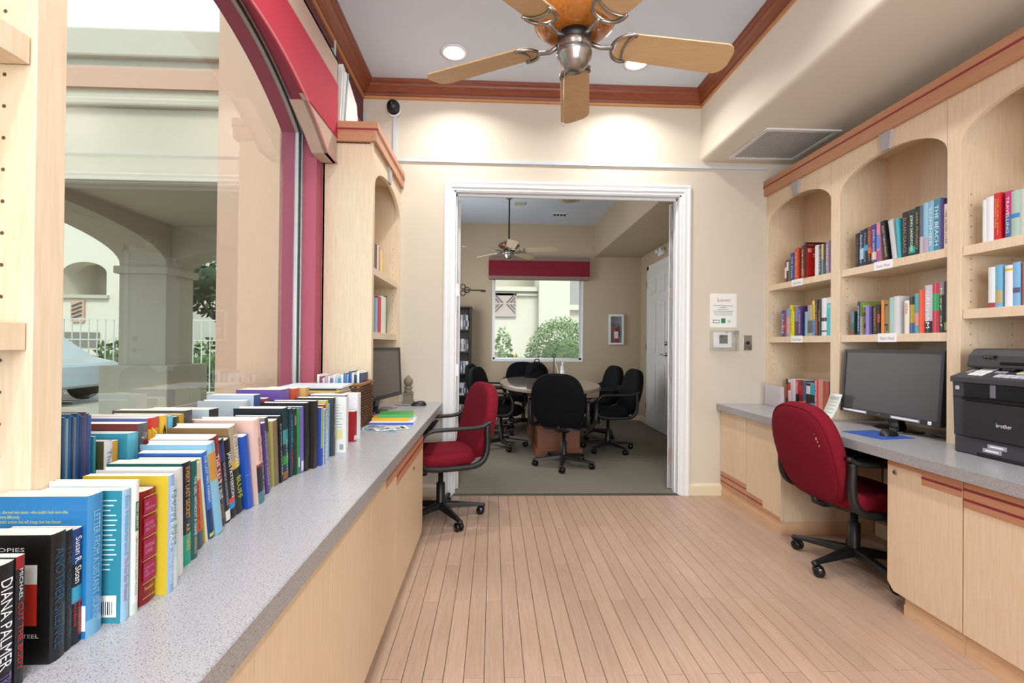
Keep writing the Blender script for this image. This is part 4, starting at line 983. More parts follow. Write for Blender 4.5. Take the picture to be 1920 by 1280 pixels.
# back row on the left counter
Bk = [
 (-.860,1.085,.024,.245,.110,'#5E5A32','#DCDDE0',None,'The Tudor','#7A8A98','olive covered book with white spine'),
 (-.866,1.112,.020,.240,.110,'#2A2226','#D8A030',[(0,.8,'#2A2226')],None,'#888','small dark brown book with yellow edge'),
 (-.850,1.140,.034,.252,.180,'#3EA0C0','#58B0CC',None,None,'#888','cyan paperback with curved cover'),
 (-.856,1.180,.034,.268,.190,'#7E3230','#55585C',None,'Sunny\nTales','#C8C8C8','maroon and gold book with grey spine'),
 (-.860,1.218,.040,.275,.190,'#5A6AB8','#C83020',[(.72,.9,'#D8A02A'),(.3,.6,'#4A5AA0')],'ABC','#F0D040','red and yellow picture book'),
 (-.860,1.262,.026,.275,.200,'#E2B02E','#E0B236',None,'O','#222222','yellow childrens book with a black letter'),
 (-.860,1.292,.018,.270,.180,'#5FB4D4','#5FB4D4',None,None,'#888','pale blue thin book'),
 (-.860,1.312,.020,.265,.190,'#30343A','#2E3238',None,None,'#888','dark slate book'),
 (-.860,1.336,.020,.268,.190,'#B89A10','#B89A10',None,None,'#888','mustard book'),
 (-.860,1.360,.034,.275,.200,'#5A5456','#4E484A',None,None,'#888','grey brown hardback'),
 (-.850,1.410,.030,.240,.190,'#B9A48E','#7E6A58',None,None,'#888','tan paperback'),
 (-.860,1.475,.050,.262,.200,'#B7C4CE','#2A2A2E',None,None,'#888','large hardback with pale grey cover'),
 (-.870,1.690,.040,.262,.160,'#BCC6CC','#C8CED2',None,None,'#888','pale grey green book'),
 (-.868,1.760,.050,.275,.170,'#BFCCDC','#2E4A8A',None,None,'#888','pale blue book with dark blue spine'),
 (-.880,1.860,.050,.250,.160,'#8E3A4A','#8E3A4A',None,None,'#888','wine red book'),
 (-.862,1.960,.090,.275,.180,'#6A50A0','#7458AC',None,None,'#888','thick purple binder with white top'),
 (-.850,2.070,.050,.270,.180,'#C85A3A','#C8502E',None,None,'#888','terracotta book'),
 (-.830,2.140,.040,.268,.180,'#D8B070','#C89A58',None,None,'#888','tan cloth book'),
]
for i, (x, y, t_, h, w, cv, spn, zn, ti, tc_, words) in enumerate(Bk):
    book(w, t_, h, cv, spn, zn, ti, tc_, hard=(i % 2 == 0), loc=(x, y, CZ+0.0002), label=words+', '+ORD[i]+' book of the back row under the window', group='back row of books under the window', tz=(.08, .5))
# fronts of thin magazines beside the near bookcase
MG = ['#6A5A6E','#2A4FA0','#C4CCD8','#2A3E90','#3E2A22','#9A9AA0','#1E2A4E','#1E5A8E','#2A3E7A','#24446E','#8A4E58','#B8B0A8','#14284A','#2A6A9A','#8FA8B8','#1C6AA8','#22406A','#6A7A90','#1A5A90','#1E3E6A','#2E4A8A','#5E4A62','#284E86','#3A5A98']
y = 0.905
for i, c_ in enumerate(MG):
    t_ = 0.0058; tall = 0.300 if i < 13 else 0.318
    book(0.195, t_, tall-0.004*(i % 3), c_, None, [(.1+.03*(i % 5), .35+.04*(i % 4), '#%02X%02X%02X' % tuple(min(255, int(c_[k:k+2], 16)+30) for k in (1, 3, 5)))], None, loc=(-.862, y, CZ+0.0002), name='magazine', label='thin blue glossy magazine standing upright, %s from the near bookcase' % ORD[i], group='upright magazines beside the near bookcase')
    y += t_+0.0003
book(0.17, 0.006, 0.262, '#2E8A98', None, None, None, loc=(-.86, y+.004, CZ+0.0002), name='magazine', label='teal booklet standing right after the upright magazines')
# pile of magazines beyond the back row
PC = ['#E6E6EA','#C83040','#D8DCE4','#3E5A8A','#E8E8E8','#8A8E94','#E4E6EA','#A8B0C0','#D8D8DC','#4A6A9A','#E6E2E0','#3A5A74','#C9D2E0','#A82A3A','#D4C8CC','#E8C820','#2E2E30','#D8E0E8']
z = CZ+0.0002
for i, c_ in enumerate(PC):
    th_ = 0.017 if i < 12 else 0.009
    t = thing('magazine', 'flat %s magazine, %s from the bottom of the magazine pile' % ({'#E8C820': 'yellow edged', '#A82A3A': 'red', '#C83040': 'red', '#2E2E30': 'black'}.get(c_, 'glossy'), ORD[i]), 'magazine', (-.885+random.uniform(-.012, .012), 2.40+random.uniform(-.012, .012), z), math.radians(random.uniform(-5, 5)), 'magazine pile by the window')
    mb = MB(); mb.box(-.145, .145, -.105, .105, 0, th_*.15, cover(c_)); mb.box(-.145, .145, -.105, .105, th_*.85, th_-0.0002, cover(c_)); mb.box(-.145, .145, -.105, -.1035, th_*.15, th_*.85, cover(c_)); mb.build('cover', t)
    mb = MB(); mb.box(-.144, .144, -.1034, .104, th_*.16, th_*.84, PAPER); mb.build('pages', t)
    z += th_
# wicker basket with upright magazines
bk = thing('wicker_basket', 'brown wicker basket full of paperbacks at the bookcase foot', 'basket', (-.865, 2.745, CZ))
mb = MB(); bx_, by_ = 0.140, 0.135
rows = 15
for k in range(rows):
    zz = 0.008+0.015*k; off = k % 2; pts = []
    nn = 44
    for i in range(nn):
        q = 4*i/nn; s_ = int(q); f = q-s_
        P4 = [(-1,-1),(1,-1),(1,1),(-1,1)]; a, b = P4[s_], P4[(s_+1) % 4]
        wv = 0.004*(1 if (i+off) % 2 else -1); x, yq = (a[0]+(b[0]-a[0])*f)*bx_, (a[1]+(b[1]-a[1])*f)*by_
        nx, ny = ((0,-1),(1,0),(0,1),(-1,0))[s_]; pts.append((x+nx*wv, yq+ny*wv, zz))
    mb.tube(pts, 0.0072, 5, WICKER, closed=True)
o = mb.build('woven_side', bk, fix=False); o['kind'] = 'stuff'
mb = MB(); mb.tube([(-bx_, -by_, .24), (bx_, -by_, .24), (bx_, by_, .24), (-bx_, by_, .24)], 0.011, 8, mat('wicker_rim', '#8A6038', .7), closed=True); mb.build('rim', bk)
mb = MB(); mb.box(-bx_, bx_, -by_, by_, 0.0, 0.004, WICKER); mb.build('base', bk)
cs = ['#E8E8EA','#8E4A6A','#D8DCE0','#C9A8B4','#E4E4E4','#7A6A9A','#DCE0E8','#B8C8D8','#3EA8D8','#E0E0E4','#4A78B0','#6A9AD0','#2E4A8A','#C8D4E0','#22262E','#E4E8E8','#1E2E5A']
for i, c_ in enumerate(cs):
    xx = -.990+i*.0148
    t = book(0.13, 0.0125, 0.285-0.010*(i % 3)+(0.02 if i > 9 else 0), c_, None, None, None, loc=(xx, 2.70, CZ+.005), rotz=math.radians(-90), name='paperback', label='slim paperback standing in the wicker basket, %s from the window' % ORD[i], group='paperbacks in the wicker basket')
# leaflets and booklets on the left desk
def flat_book(x, y, z, lx, ly, th_, rz, col, side, label, name='book', tit=None):
    t = thing(name, label, 'book', (x, y, z), math.radians(rz), None)
    mb = MB(); mb.box(-lx/2, lx/2, -ly/2, ly/2, 0, .001, cover(col)); mb.box(-lx/2, lx/2, -ly/2, ly/2, th_-.001, th_, cover(col)); mb.box(-lx/2, lx/2, -ly/2, -ly/2+.001, .001, th_-.001, cover(side)); mb.build('cover', t)
    mb = MB(); mb.box(-lx/2+.001, lx/2-.001, -ly/2+.0012, ly/2-.001, .001, th_-.001, PAPER); mb.build('pages', t)
    return t
flat_book(-.585, 2.83, CZ+.0002, .25, .20, .016, 3, '#E4E6EE', '#3A58B8', 'wide white and blue book at the bottom of the desk pile')
flat_book(-.59, 2.86, CZ+.0164, .22, .16, .016, -4, '#D8A828', '#E0A820', 'orange and black book in the middle of the desk pile')
flat_book(-.58, 2.88, CZ+.0326, .20, .15, .018, 8, '#2E9A4A', '#2A9A46', 'green spined book on top of the desk pile')
rr = random.Random(3)
for i, (x, y, rz, c_, w_) in enumerate([(-.66, 2.62, 12, '#D8DADC', 'grey'), (-.60, 2.60, -10, '#6FA8C8', 'blue and white'), (-.56, 2.63, 25, '#E8E8E4', 'white'), (-.62, 2.66, -20, '#C8C4BE', 'printed')]):
    t = thing('leaflet', '%s leaflet lying on the left counter in front of the book pile' % w_, 'leaflet', (x, y, CZ+.0003+.0009*i), math.radians(rz))
    mb = MB(); mb.box(-.09, .09, -.06, .06, 0, .0007, cover(c_)); mb.build('sheet', t)
    mb = MB()
    for j in range(5): mb.box(-.07+.03*j, -.052+.03*j+rr.random()*.008, -.045, -.045+.02+rr.random()*.06, .0007, .0009, ink(['#4A5A6A','#8A6A4A','#3E8ABE','#7A7A7A','#2A3A4A'][j]))
    o = mb.build('printed_picture', t, fix=False); o['kind'] = 'stuff'
# left desk monitor
def monitor(name, label, loc, rz, w, h, zb, tilt, front_gray, base_r, labels=False):
    t = thing(name, label, 'monitor', loc, rz)   # screen faces local -x
    M = Matrix.Translation((0, 0, zb)) @ Matrix.Rotation(tilt, 4, 'Y')
    def bxm(x0, x1, y0, y1, z0, z1, m, nm, par=t, bev=0.0):
        mb = MB(); mb.box(x0, x1, y0, y1, z0, z1, m); mb.v = [tuple(M @ Vector(v)) for v in mb.v]; return mb.build(nm, par, bevel=bev)
    b = 0.017
    mb = MB(); mb.box(0.0, 0.03, -w/2, w/2, 0, h, BLACKP); mb.prism([(0.03, 0.02), (0.055, h*.2), (0.055, h*.7), (0.03, h-.02)], 'y', -w*.3, w*.3, BLACKP); mb.v = [tuple(M @ Vector(v)) for v in mb.v]; mb.build('housing', t, bevel=0.003)
    for (a0, a1, c0, c1) in ((-w/2, w/2, h-b, h), (-w/2, w/2, 0, b*1.5), (-w/2, -w/2+b, b*1.5, h-b), (w/2-b, w/2, b*1.5, h-b)):
        pass
    mb = MB(); mb.box(-0.006, 0, -w/2, w/2, h-b, h, DARKP2); mb.box(-0.006, 0, -w/2, w/2, 0, b*1.5, DARKP2); mb.box(-0.006, 0, -w/2, -w/2+b, b*1.5, h-b, DARKP2); mb.box(-0.006, 0, w/2-b, w/2, b*1.5, h-b, DARKP2); mb.v = [tuple(M @ Vector(v)) for v in mb.v]; bz = mb.build('bezel', t)
    bxm(-0.002, 0.001, -w/2+b, w/2-b, b*1.5, h-b, front_gray, 'screen')
    if labels:
        for (a, c) in ((w*.19, w*.47), (-w*.33, -w*.06)):
            bxm(-0.0075, -0.006, a, c, .004, .020, mat('tape_label', '#9FA0AE', .5), 'label_tape', bz)
            bxm(-0.0080, -0.0075, a+.008, c-.008, .008, .016, CLOCKW, 'label_text_strip', bz)
        bxm(-0.0075, -0.006, -w*.43, -w*.40, .004, .022, CLOCKW, 'energy_sticker', bz)
        mb = MB(); mb.lathe([(0, -.0072), (.0045, -.0072), (.0045, -.006)], c=(0, w*.06, .013), axis='x', seg=12, m=CHROME); mb.v = [tuple(M @ Vector(v)) for v in mb.v]; mb.build('badge', bz)
    mb = MB(); mb.prism([(0.075, 0.006), (0.125, 0.006), (0.060, zb+0.12), (0.032, zb+0.12)], 'y', -0.015, 0.055, BLACKG); mb.build('stand_neck', t, bevel=0.004)
    mb = MB(); mb.lathe([(0, 0.0), (base_r, 0.0), (base_r, 0.006), (base_r*0.9, 0.010), (0, 0.014)], seg=40, m=BLACKG)
    mb.v = [(v[0]*0.75+0.10, v[1]*1.1+0.02, v[2]) for v in mb.v]; mb.build('stand_base', t)
    return t
monitor('computer_monitor', 'black computer monitor on the left desk beside the arched bookcase', (-.722, 3.27, CZ), math.radians(180-12), 0.47, 0.345, 0.095, math.radians(3), mat('screen_brownish', '#5A524A', .3), 0.12)
monitor('computer_monitor', 'large black computer monitor on the right desk with label strips', (2.235, 2.605, CZ), math.radians(2.5), 0.643, 0.388, 0.072, math.radians(4), SCREEN, 0.125, True)
# mice, pad, keyboard trays
def mouse(label, loc, rz, cord):
    t = thing('computer_mouse', label, 'mouse', loc, rz)
    mb = MB()
    def f(u, v):
        a = 2*PI*u; r = math.sin(PI*v/2); x = 0.058*math.cos(a)*r; y = 0.031*math.sin(a)*r*(1-0.12*math.cos(a)); z = 0.033*math.sqrt(max(0, 1-r**2.4))*(1-0.25*math.cos(a)*r)
        return (x, y, z+0.001)
    mb.grid(f, 28, 10, BLACKP); mb.build('shell', t)
    mb = MB(); mb.lathe([(0, -.003), (.006, -.003), (.006, .003), (0, .003)], c=(.032, 0, .026), axis='y', seg=10, m=DARKP); mb.build('scroll_wheel', t)
    mb = MB(); mb.tube(cord, 0.0018, 6, BLACKP); mb.build('cord', t)
    return t
mouse('black computer mouse on the left desk beside the finial', (-.56, 3.60, CZ+.0003), math.radians(195), [(.057, 0, .008), (.10, .0, .003), (.14, -.03, .0025), (.17, -.09, .0025)])
mouse('black computer mouse on the blue pad below the right monitor', (2.115, 2.44, CZ+.0036), math.radians(15), [(.057, 0, .008), (.09, .02, .002), (.13, .02, -.001), (.18, -.05, -.001), (.22, -.12, -.001)])
mp_ = thing('mouse_pad', 'blue mouse pad on the right counter under the mouse', 'mouse pad', (2.075, 2.47, CZ+.0002), math.radians(8))
mb = MB(); mb.box(-.105, .105, -.115, .115, 0, .003, BLUEPAD); mb.build('pad', mp_, bevel=.001)
def tray(label, loc, w, sgn):
    t = thing('keyboard_tray', label, 'keyboard tray', loc)
    mb = MB(); mb.box(-.12, .14, -w/2, w/2, 0, .018, BLACKP); mb.build('tray_board', t, bevel=.004)
    mb = MB(); mb.box(-.14, -.10, -w/2+.02, w/2-.02, .004, .032, BLACKG); mb.build('palm_rest', t, bevel=.006)
    for s_ in (-1, 1):
        mb = MB(); mb.box(-.03, .16, s_*(w/2-.02)-.012, s_*(w/2-.02)+.012, .018, .075, BLACKP); mb.build('slide_bracket', t)
    k = MB(); k.box(-.09, .05, -w/2+.05, w/2-.05, .018, .034, BLACKP); kk = k.build('keyboard', t, bevel=.003)
    k = MB()
    for r_ in range(5):
        for c_ in range(14):
            xx = -.082+r_*.025; yy = -w/2+.06+c_*(w-.12)/14; k.box(xx, xx+.02, yy, yy+(w-.12)/14-.004, .034, .039, DARKP2)
    o = k.build('keyboard_key', kk, fix=False); o['kind'] = 'stuff'
    return t
tray('black keyboard tray hanging under the right counter behind the burgundy chair', (2.02, 2.60, CZ-.128), .44, 1)
o = tray('black keyboard tray hanging under the left counter by the burgundy chair', (-.53, 3.32, CZ-.128), .44, -1); o.rotation_euler[2] = PI
# finial
t = thing('finial_ornament', 'carved grey stone pineapple finial on the left counter end', 'ornament', (-.665, 3.745, CZ))
mb = MB(); mb.box(-.040, .040, -.040, .040, 0, .018, STONE); mb.box(-.033, .033, -.033, .033, .018, .075, STONE); mb.box(-.038, .038, -.038, .038, .075, .085, STONE); mb.build('plinth', t, bevel=.003)
mb = MB(); mb.lathe([(0, .085), (.028, .085), (.033, .093), (.024, .102), (.020, .108), (.032, .118), (.036, .128), (.022, .134), (0, .134)], seg=20, m=STONE); mb.build('collar', t)
mb = MB()
def fpine(u, v):
    a = 2*PI*u; zz = v; r = 0.034*math.sin(PI*min(1, zz*0.94+0.10))**0.75+0.0015*math.cos(8*a+10*zz*PI*(1 if int(u*16) % 2 else -1)); return (r*math.cos(a), r*math.sin(a), .132+.088*zz)
mb.grid(fpine, 32, 14, STONE); mb.build('pineapple', t)
# ------------------------------------------------------------------ right shelves of books
def row(specs, bay_far, xs, z, group, where, yend=None):
    y = bay_far
    if yend is not None:
        k_ = (bay_far-yend)/sum(q[0]+q[1] for q in specs); specs = [(q[0]*k_, q[1]*k_)+tuple(q[2:]) for q in specs]
    for i, sp in enumerate(specs):
        gap, t_, h, cv = sp[0], sp[1], sp[2], sp[3]; kw = dict(sp[5]) if len(sp) > 5 else {}
        dx = kw.pop('dx', 0.0); wd = kw.pop('w', 0.145); ln = kw.pop('ln', 0)
        y -= gap
        book(wd, t_, h, cv, kw.pop('spine', None), kw.pop('zones', None), kw.pop('title', None), kw.pop('tc', '#F0F0F0'), hard=kw.pop('hard', h > .225), loc=(xs+dx, y, z+.0002), rotz=PI, lean=math.radians(ln), label=(sp[4]+', '+ORD[i]+' from far end, '+where), group=group, **kw)
        y -= t_
def ex_jp(r, w, t, h):
    text_on(r, 'JAMES PATTERSON', (-.080, t+.0006, h-.024), (-1, 0, 0), (0, 0, 1), .135, .022, ink('#F04030'), 'cover_lettering')
    text_on(r, 'E\n  S', (-.045, t+.0006, h-.078), (-1, 0, 0), (0, 0, 1), .06, .06, ink('#E8E0DC'), 'cover_lettering')
    mb = MB(); mb.add([(-w+.002, t+.0003, h-.040), (-.004, t+.0003, h-.040), (-.004, t+.0003, h-.002), (-w+.002, t+.0003, h-.002)], [(0,1,2,3)], ink('#1A1010')); mb.build('cover_band', r, fix=False)
def ex_jodi(r, w, t, h):
    def pp(z0, z1, z2, z3, off, c): mb = MB(); mb.add([(-w+.002, t+off, z0), (-.004, t+off, z1), (-.004, t+off, z3), (-w+.002, t+off, z2)], [(0,1,2,3)], ink(c)); mb.build('cover_picture', r, fix=False)
    pp(.002, .002, h-.002, h-.002, .0002, '#B8BC9A'); pp(h*.62, h*.55, h-.002, h-.002, .0004, '#7A9A3A')
    text_on(r, 'JODI\nPICOULT', (-.07, t+.0008, h-.045), (-1, 0, 0), (0, 0, 1), .10, .05, ink('#EDEDE4'), 'cover_lettering')
    mb = MB(); mb.add([(-.05-.022*math.cos(q), t+.0006, .055+.025*math.sin(q)) for q in [2*PI*i/10 for i in range(10)]], [tuple(range(10))], ink('#9A2228')); mb.build('cover_picture', r, fix=False)
# bay 2 upper (y from 2.875 down)
row([
 (0, .028, .212, '#1E1D20', 'black book', dict(title='THE MASTERS', tc='#6A6460')),
 (0, .024, .222, '#26365E', 'blue and white book', dict(title='Sandra Brown', tc='#E0E4F0', zones=[(.2,.5,'#9FC4DE')])),
 (0, .024, .226, '#1C2228', 'black book with blue sky band', dict(title='Hour Game', tc='#8FB4D0', zones=[(.4,.55,'#3E9AD0')])),
 (0, .023, .230, '#8A4238', 'brick red book with black foot', dict(title='ROBERT GARRETT', tc='#E08A5A', zones=[(0,.3,'#1E1A1C'),(.3,.45,'#D85A30')])),
 (0, .028, .235, '#3A3E94', 'violet blue book with sunset foot', dict(title='JOHN GRISHAM', tc='#E8E8F8', zones=[(.1,.3,'#E0B890'),(0,.1,'#3A4A9A')])),
 (.002, .018, .238, '#C08AA0', 'pink and blue book showing its cover', dict(spine='#D88A9A', zones=[(.35,.7,'#5F88C8'),(0,.3,'#A05A98')], ln=0)),
 (.030, .022, .240, '#151416', 'black leaning book with white lettering', dict(title='SCOTT TUROW PRIVATE', tc='#D8D4D0', ln=8)),
 (.018, .024, .232, '#BFC6CA', 'pale grey leaning book', dict(spine='#C4CACE', ln=8)),
 (.006, .014, .228, '#3EB0BE', 'turquoise thin book', dict(ln=5)),
 (.004, .032, .250, '#2A2324', 'dark brown book with raised letters', dict(title='SUSAN ISAACS', tc='#9A8E8A', tw=.55)),
 (0, .032, .252, '#14403A', 'dark green book with bold white name', dict(title='JOHN SANDFORD', tc='#F0F4F0', tw=.6, zones=[(.06,.2,'#18A890')])),
 (0, .022, .258, '#20222A', 'slim black book with gold lettering', dict(title='DARK PROPHECY', tc='#B89A5A')),
 (0, .016, .258, '#5A6A80', 'slate blue book with white foot', dict(zones=[(0,.35,'#B8B4C0')])),
 (0, .022, .262, '#8FC0DC', 'pale sky blue book', dict(zones=[(0,.3,'#B4A8B8')])),
 (0, .024, .264, '#7FB4D0', 'light blue book', dict(title='SUMMER', tc='#D8ECF4')),
 (0, .030, .266, '#3E88A8', 'teal blue book with large white letters', dict(title='THE BEACH', tc='#E8F0F4', tw=.6)),
 (0, .012, .255, '#5A3A80', 'thin purple book', dict()),
 (.002, .024, .225, '#E0DCD0', 'cream book', dict(title='THE SILVER STAR', tc='#8A4A3A')),
], 2.880, 2.268, 1.722, 'books on the upper shelf of the middle bay', 'upper shelf, middle bay', 2.264)
row([
 (0, .024, .150, '#2A5A48', 'small paperback with green statue picture', dict(dx=.01, spine='#3E6A6A', zones=[(0,.15,'#8A3A2A'),(.5,1,'#6A7A8A')])),
 (.030, .016, .205, '#2A3470', 'navy book with white lettering', dict(title='JODI PICOULT', tc='#F0F0F4', tw=.6, hard=True, w=.15, extra=ex_jodi)),
 (.034, .022, .172, '#7A6CC0', 'lilac paperback', dict(spine='#8E84D0')),
 (0, .014, .168, '#4A3E78', 'short purple paperback', dict()),
 (.008, .024, .176, '#3A3026', 'dark brown paperback with gold letters', dict(title='GHOST\nRIVER', tc='#C8A840')),
 (0, .016, .172, '#26242A', 'black paperback with red band', dict(zones=[(.4,.7,'#A83A3A')])),
 (.006, .016, .198, '#E08A3A', 'orange paperback', dict()),
 (0, .028, .196, '#8A7A4E', 'bronze paperback with black letter and blue letter', dict(title='L   P', tc='#2A2620', tw=.6)),
 (0, .020, .208, '#A0C4BE', 'pale green hardback', dict()),
 (0, .030, .212, '#D0D4D6', 'wide silver grey hardback', dict()),
 (.026, .024, .182, '#E4DED2', 'cream paperback with red lettering', dict(title='NORA', tc='#C84A5A', tz=(.1,.4))),
 (0, .026, .200, '#2A2E34', 'black and yellow paperback with blue foot', dict(zones=[(.28,.78,'#A89430'),(0,.27,'#3A5A90')])),
 (0, .018, .215, '#4EA0A8', 'teal book with diagonal picture', dict(zones=[(.2,.5,'#D88A8A')])),
 (0, .024, .230, '#E2583A', 'orange red hardback', dict()),
 (.002, .034, .250, '#C0BCC8', 'silver lilac hardback with bold letters', dict(title='GRISHAM', tc='#F8F8FA', tw=.6, zones=[(0,.25,'#2A2A34')])),
 (0, .030, .254, '#C03A4A', 'red and green hardback', dict(zones=[(.45,.8,'#2EA060')])),
 (0, .020, .256, '#8A7A90', 'black floral hardback', dict(title='Key of', tc='#E0E0D0', zones=[(0,.75,'#2A2E30')])),
 (0, .022, .258, '#15141A', 'glossy black hardback by the upright', dict(zones=[(.05,.2,'#7A8A3A')])),
], 2.930, 2.268, 1.300, 'books on the lower shelf of the middle bay', 'lower shelf, middle bay', 2.264)
row([
 (0, .018, .165, '#8A4A4E', 'small rose paperback', dict(zones=[(.2,.7,'#D8D0C8')])),
 (0, .020, .172, '#5A2A2E', 'small maroon paperback', dict(zones=[(.5,.9,'#D8D4CC')])),
 (0, .016, .172, '#4A7A4A', 'small green paperback', dict()),
 (0, .040, .215, '#2A3E80', 'wide blue book', dict(title='THE ROAD', tc='#C8D4F0')),
 (0, .036, .240, '#C24A36', 'orange red hardback', dict(title='THE FIRE TALE', tc='#F0C060')),
 (.028, .026, .246, '#5A2420', 'dark red hardback with cream letters', dict(title='THE WITNESS', tc='#E8DCC8', zones=[(0,.3,'#A84034')])),
 (.002, .018, .262, '#181414', 'black and red book showing its front cover', dict(frontcol='#B01812', spine='#2A1616', w=.16, hard=True, extra=ex_jp)),
 (.070, .032, .215, '#D4D6D8', 'white hardback', dict()),
 (0, .022, .208, '#4A4A4E', 'dark grey hardback', dict(title='SILENCE', tc='#C8C8C8')),
 (0, .016, .212, '#C8B478', 'slim cream and teal book', dict(zones=[(0,.5,'#5A8A8E')])),
 (0, .018, .208, '#3A3E44', 'slim charcoal book', dict()),
 (0, .026, .220, '#8E8090', 'mauve grey hardback', dict(title='MEMORY', tc='#E8E0E8')),
 (0, .030, .222, '#6A4A80', 'purple hardback by the upright', dict()),
], 3.600, 2.268, 1.722, 'books on the upper shelf of the far bay', 'upper shelf, far bay', 3.074)
row([
 (0, .030, .205, '#3A4A90', 'blue paperback with orange dot', dict(title='CAUSE', tc='#E0E4F0', zones=[(.35,.45,'#D86A3A')])),
 (0, .012, .205, '#B02A3A', 'thin red paperback', dict()),
 (0, .030, .214, '#6AA0C8', 'light blue paperback with picture spine', dict(zones=[(.1,.7,'#B8A098')])),
 (0, .020, .238, '#D8C82A', 'tall yellow paperback', dict(title='SMALL CANDY', tc='#5A4A1A')),
 (0, .016, .190, '#D4CE30', 'short yellow paperback', dict()),
 (.003, .028, .225, '#7A78A8', 'lavender hardback', dict(zones=[(0,.5,'#5A4460')])),
 (0, .024, .225, '#4A3A78', 'violet hardback', dict(title='QUEENIE RIDGE', tc='#D8C8E8')),
 (.026, .020, .178, '#7FB0C0', 'pale aqua paperback', dict()),
 (0, .034, .222, '#A89A90', 'hardback with figure in beige', dict(zones=[(.1,.5,'#5A5450')])),
 (0, .018, .250, '#D8C048', 'black hardback with yellow title', dict(title='COUNTRY GIRL', tc='#2A2A20', zones=[(0,.45,'#5A8AC0')])),
 (0, .020, .255, '#3A2A2A', 'dark brown hardback', dict(title='THE BROKEN', tc='#B89A6A', zones=[(0,.5,'#7A2A2A')])),
 (.002, .024, .256, '#121214', 'black hardback', dict(title='MOON', tc='#C8A030', tz=(.3,.6))),
 (0, .034, .258, '#D8DCE2', 'white hardback with dark squares', dict(zones=[(.38,.48,'#3A2A30'),(.10,.14,'#3A4A6A')])),
 (0, .040, .258, '#3EB8C4', 'turquoise hardback by the upright', dict(zones=[(.85,1,'#D8DCE0')], title='o', tc='#F8F8F8', tz=(.2,.28))),
], 3.640, 2.268, 1.300, 'books on the lower shelf of the far bay', 'lower shelf, far bay', 3.074)
row([
 (0, .016, .215, '#3A1A1A', 'black and red paperback', dict(zones=[(.3,.8,'#B03A2A')])),
 (0, .018, .212, '#D8D4CC', 'cream paperback', dict(zones=[(.6,.9,'#A83A3A')])),
 (0, .034, .218, '#D8CCD8', 'pale pink hardback', dict()),
 (0, .024, .218, '#C02428', 'red paperback with black foot', dict(title='PARADISE', tc='#F0F0F0', zones=[(0,.5,'#1A1416')], tz=(.08,.5))),
 (0, .026, .220, '#7A1A20', 'dark red paperback with mixed colours', dict(zones=[(0,.25,'#C8A088'),(.5,.8,'#A82A30')])),
 (0, .018, .218, '#3A5A80', 'blue grey paperback', dict(zones=[(0,.3,'#D85A5A')])),
 (0, .026, .202, '#1E1E20', 'black and white paperback', dict(zones=[(.6,.9,'#D0CCC4')])),
 (0, .026, .198, '#2A9AAE', 'turquoise and black paperback', dict(zones=[(.3,.6,'#1A2226')])),
 (.001, .022, .235, '#C83A40', 'red book with white vertical title', dict(title='BURN IN THE DARK DESERT', tc='#F4EDE8', tz=(.04,.96))),
 (0, .026, .234, '#D89080', 'salmon pink hardback', dict()),
 (0, .034, .232, '#B0543E', 'terracotta hardback', dict()),
 (0, .018, .234, '#1A1A1E', 'black hardback beside the upright', dict()),
 (.018, .022, .195, '#9FB8C8', 'pale blue paperback behind the sign', dict()),
 (.002, .018, .190, '#C8B430', 'yellow paperback behind the sign', dict()),
], 3.700, 2.345, CZ, 'books standing on the counter in the far bay', 'counter row, far bay', 3.074)
row([
 (0, .014, .198, '#DDE4E2', 'thin white book', dict(hard=True)),
 (0, .034, .205, '#E2E4EC', 'wide white book', dict(hard=True)),
 (0, .030, .212, '#C81E2C', 'red book with yellow lettering', dict(title='THE GIRL WHO\nKICKED FIRE', tc='#E8C040', hard=True)),
 (.018, .024, .206, '#C02A70', 'magenta and blue paperback', dict(zones=[(0,.5,'#3A6A98')], title='TRAVELLING', tc='#F0E8F0')),
 (0, .034, .200, '#A8C4B8', 'pale green paperback with sea picture', dict(zones=[(.4,.5,'#3E88C0')])),
 (0, .030, .198, '#C8D0C8', 'pale grey paperback', dict()),
 (0, .028, .205, '#3A4A6A', 'navy hardback', dict()), (0, .03, .21, '#8A2A2A', 'deep red hardback', dict()),
], 2.105, 2.268, 1.712, 'books on the upper shelf of the near bay', 'upper shelf, near bay')
row([
 (0, .030, .185, '#DCE2E4', 'white paperback with red foot', dict(zones=[(.0,.12,'#A83A48')])),
 (0, .030, .190, '#6FAED0', 'sky blue paperback with beach picture', dict(zones=[(.1,.4,'#B8A878')])),
 (.010, .032, .182, '#E6E6EE', 'white paperback with yellow band', dict(zones=[(.86,.92,'#D8B83A')])),
 (0, .030, .190, '#7FB4E0', 'light blue paperback with coast picture', dict(zones=[(.3,.42,'#5A5A78')])),
 (.008, .024, .188, '#C8603A', 'orange paperback', dict()),
 (0, .03, .19, '#D8D8DC', 'plain white paperback', dict()), (0, .026, .185, '#3A6A8A', 'steel blue paperback', dict()),
], 2.080, 2.268, 1.408, 'books on the lower shelf of the near bay', 'lower shelf, near bay')
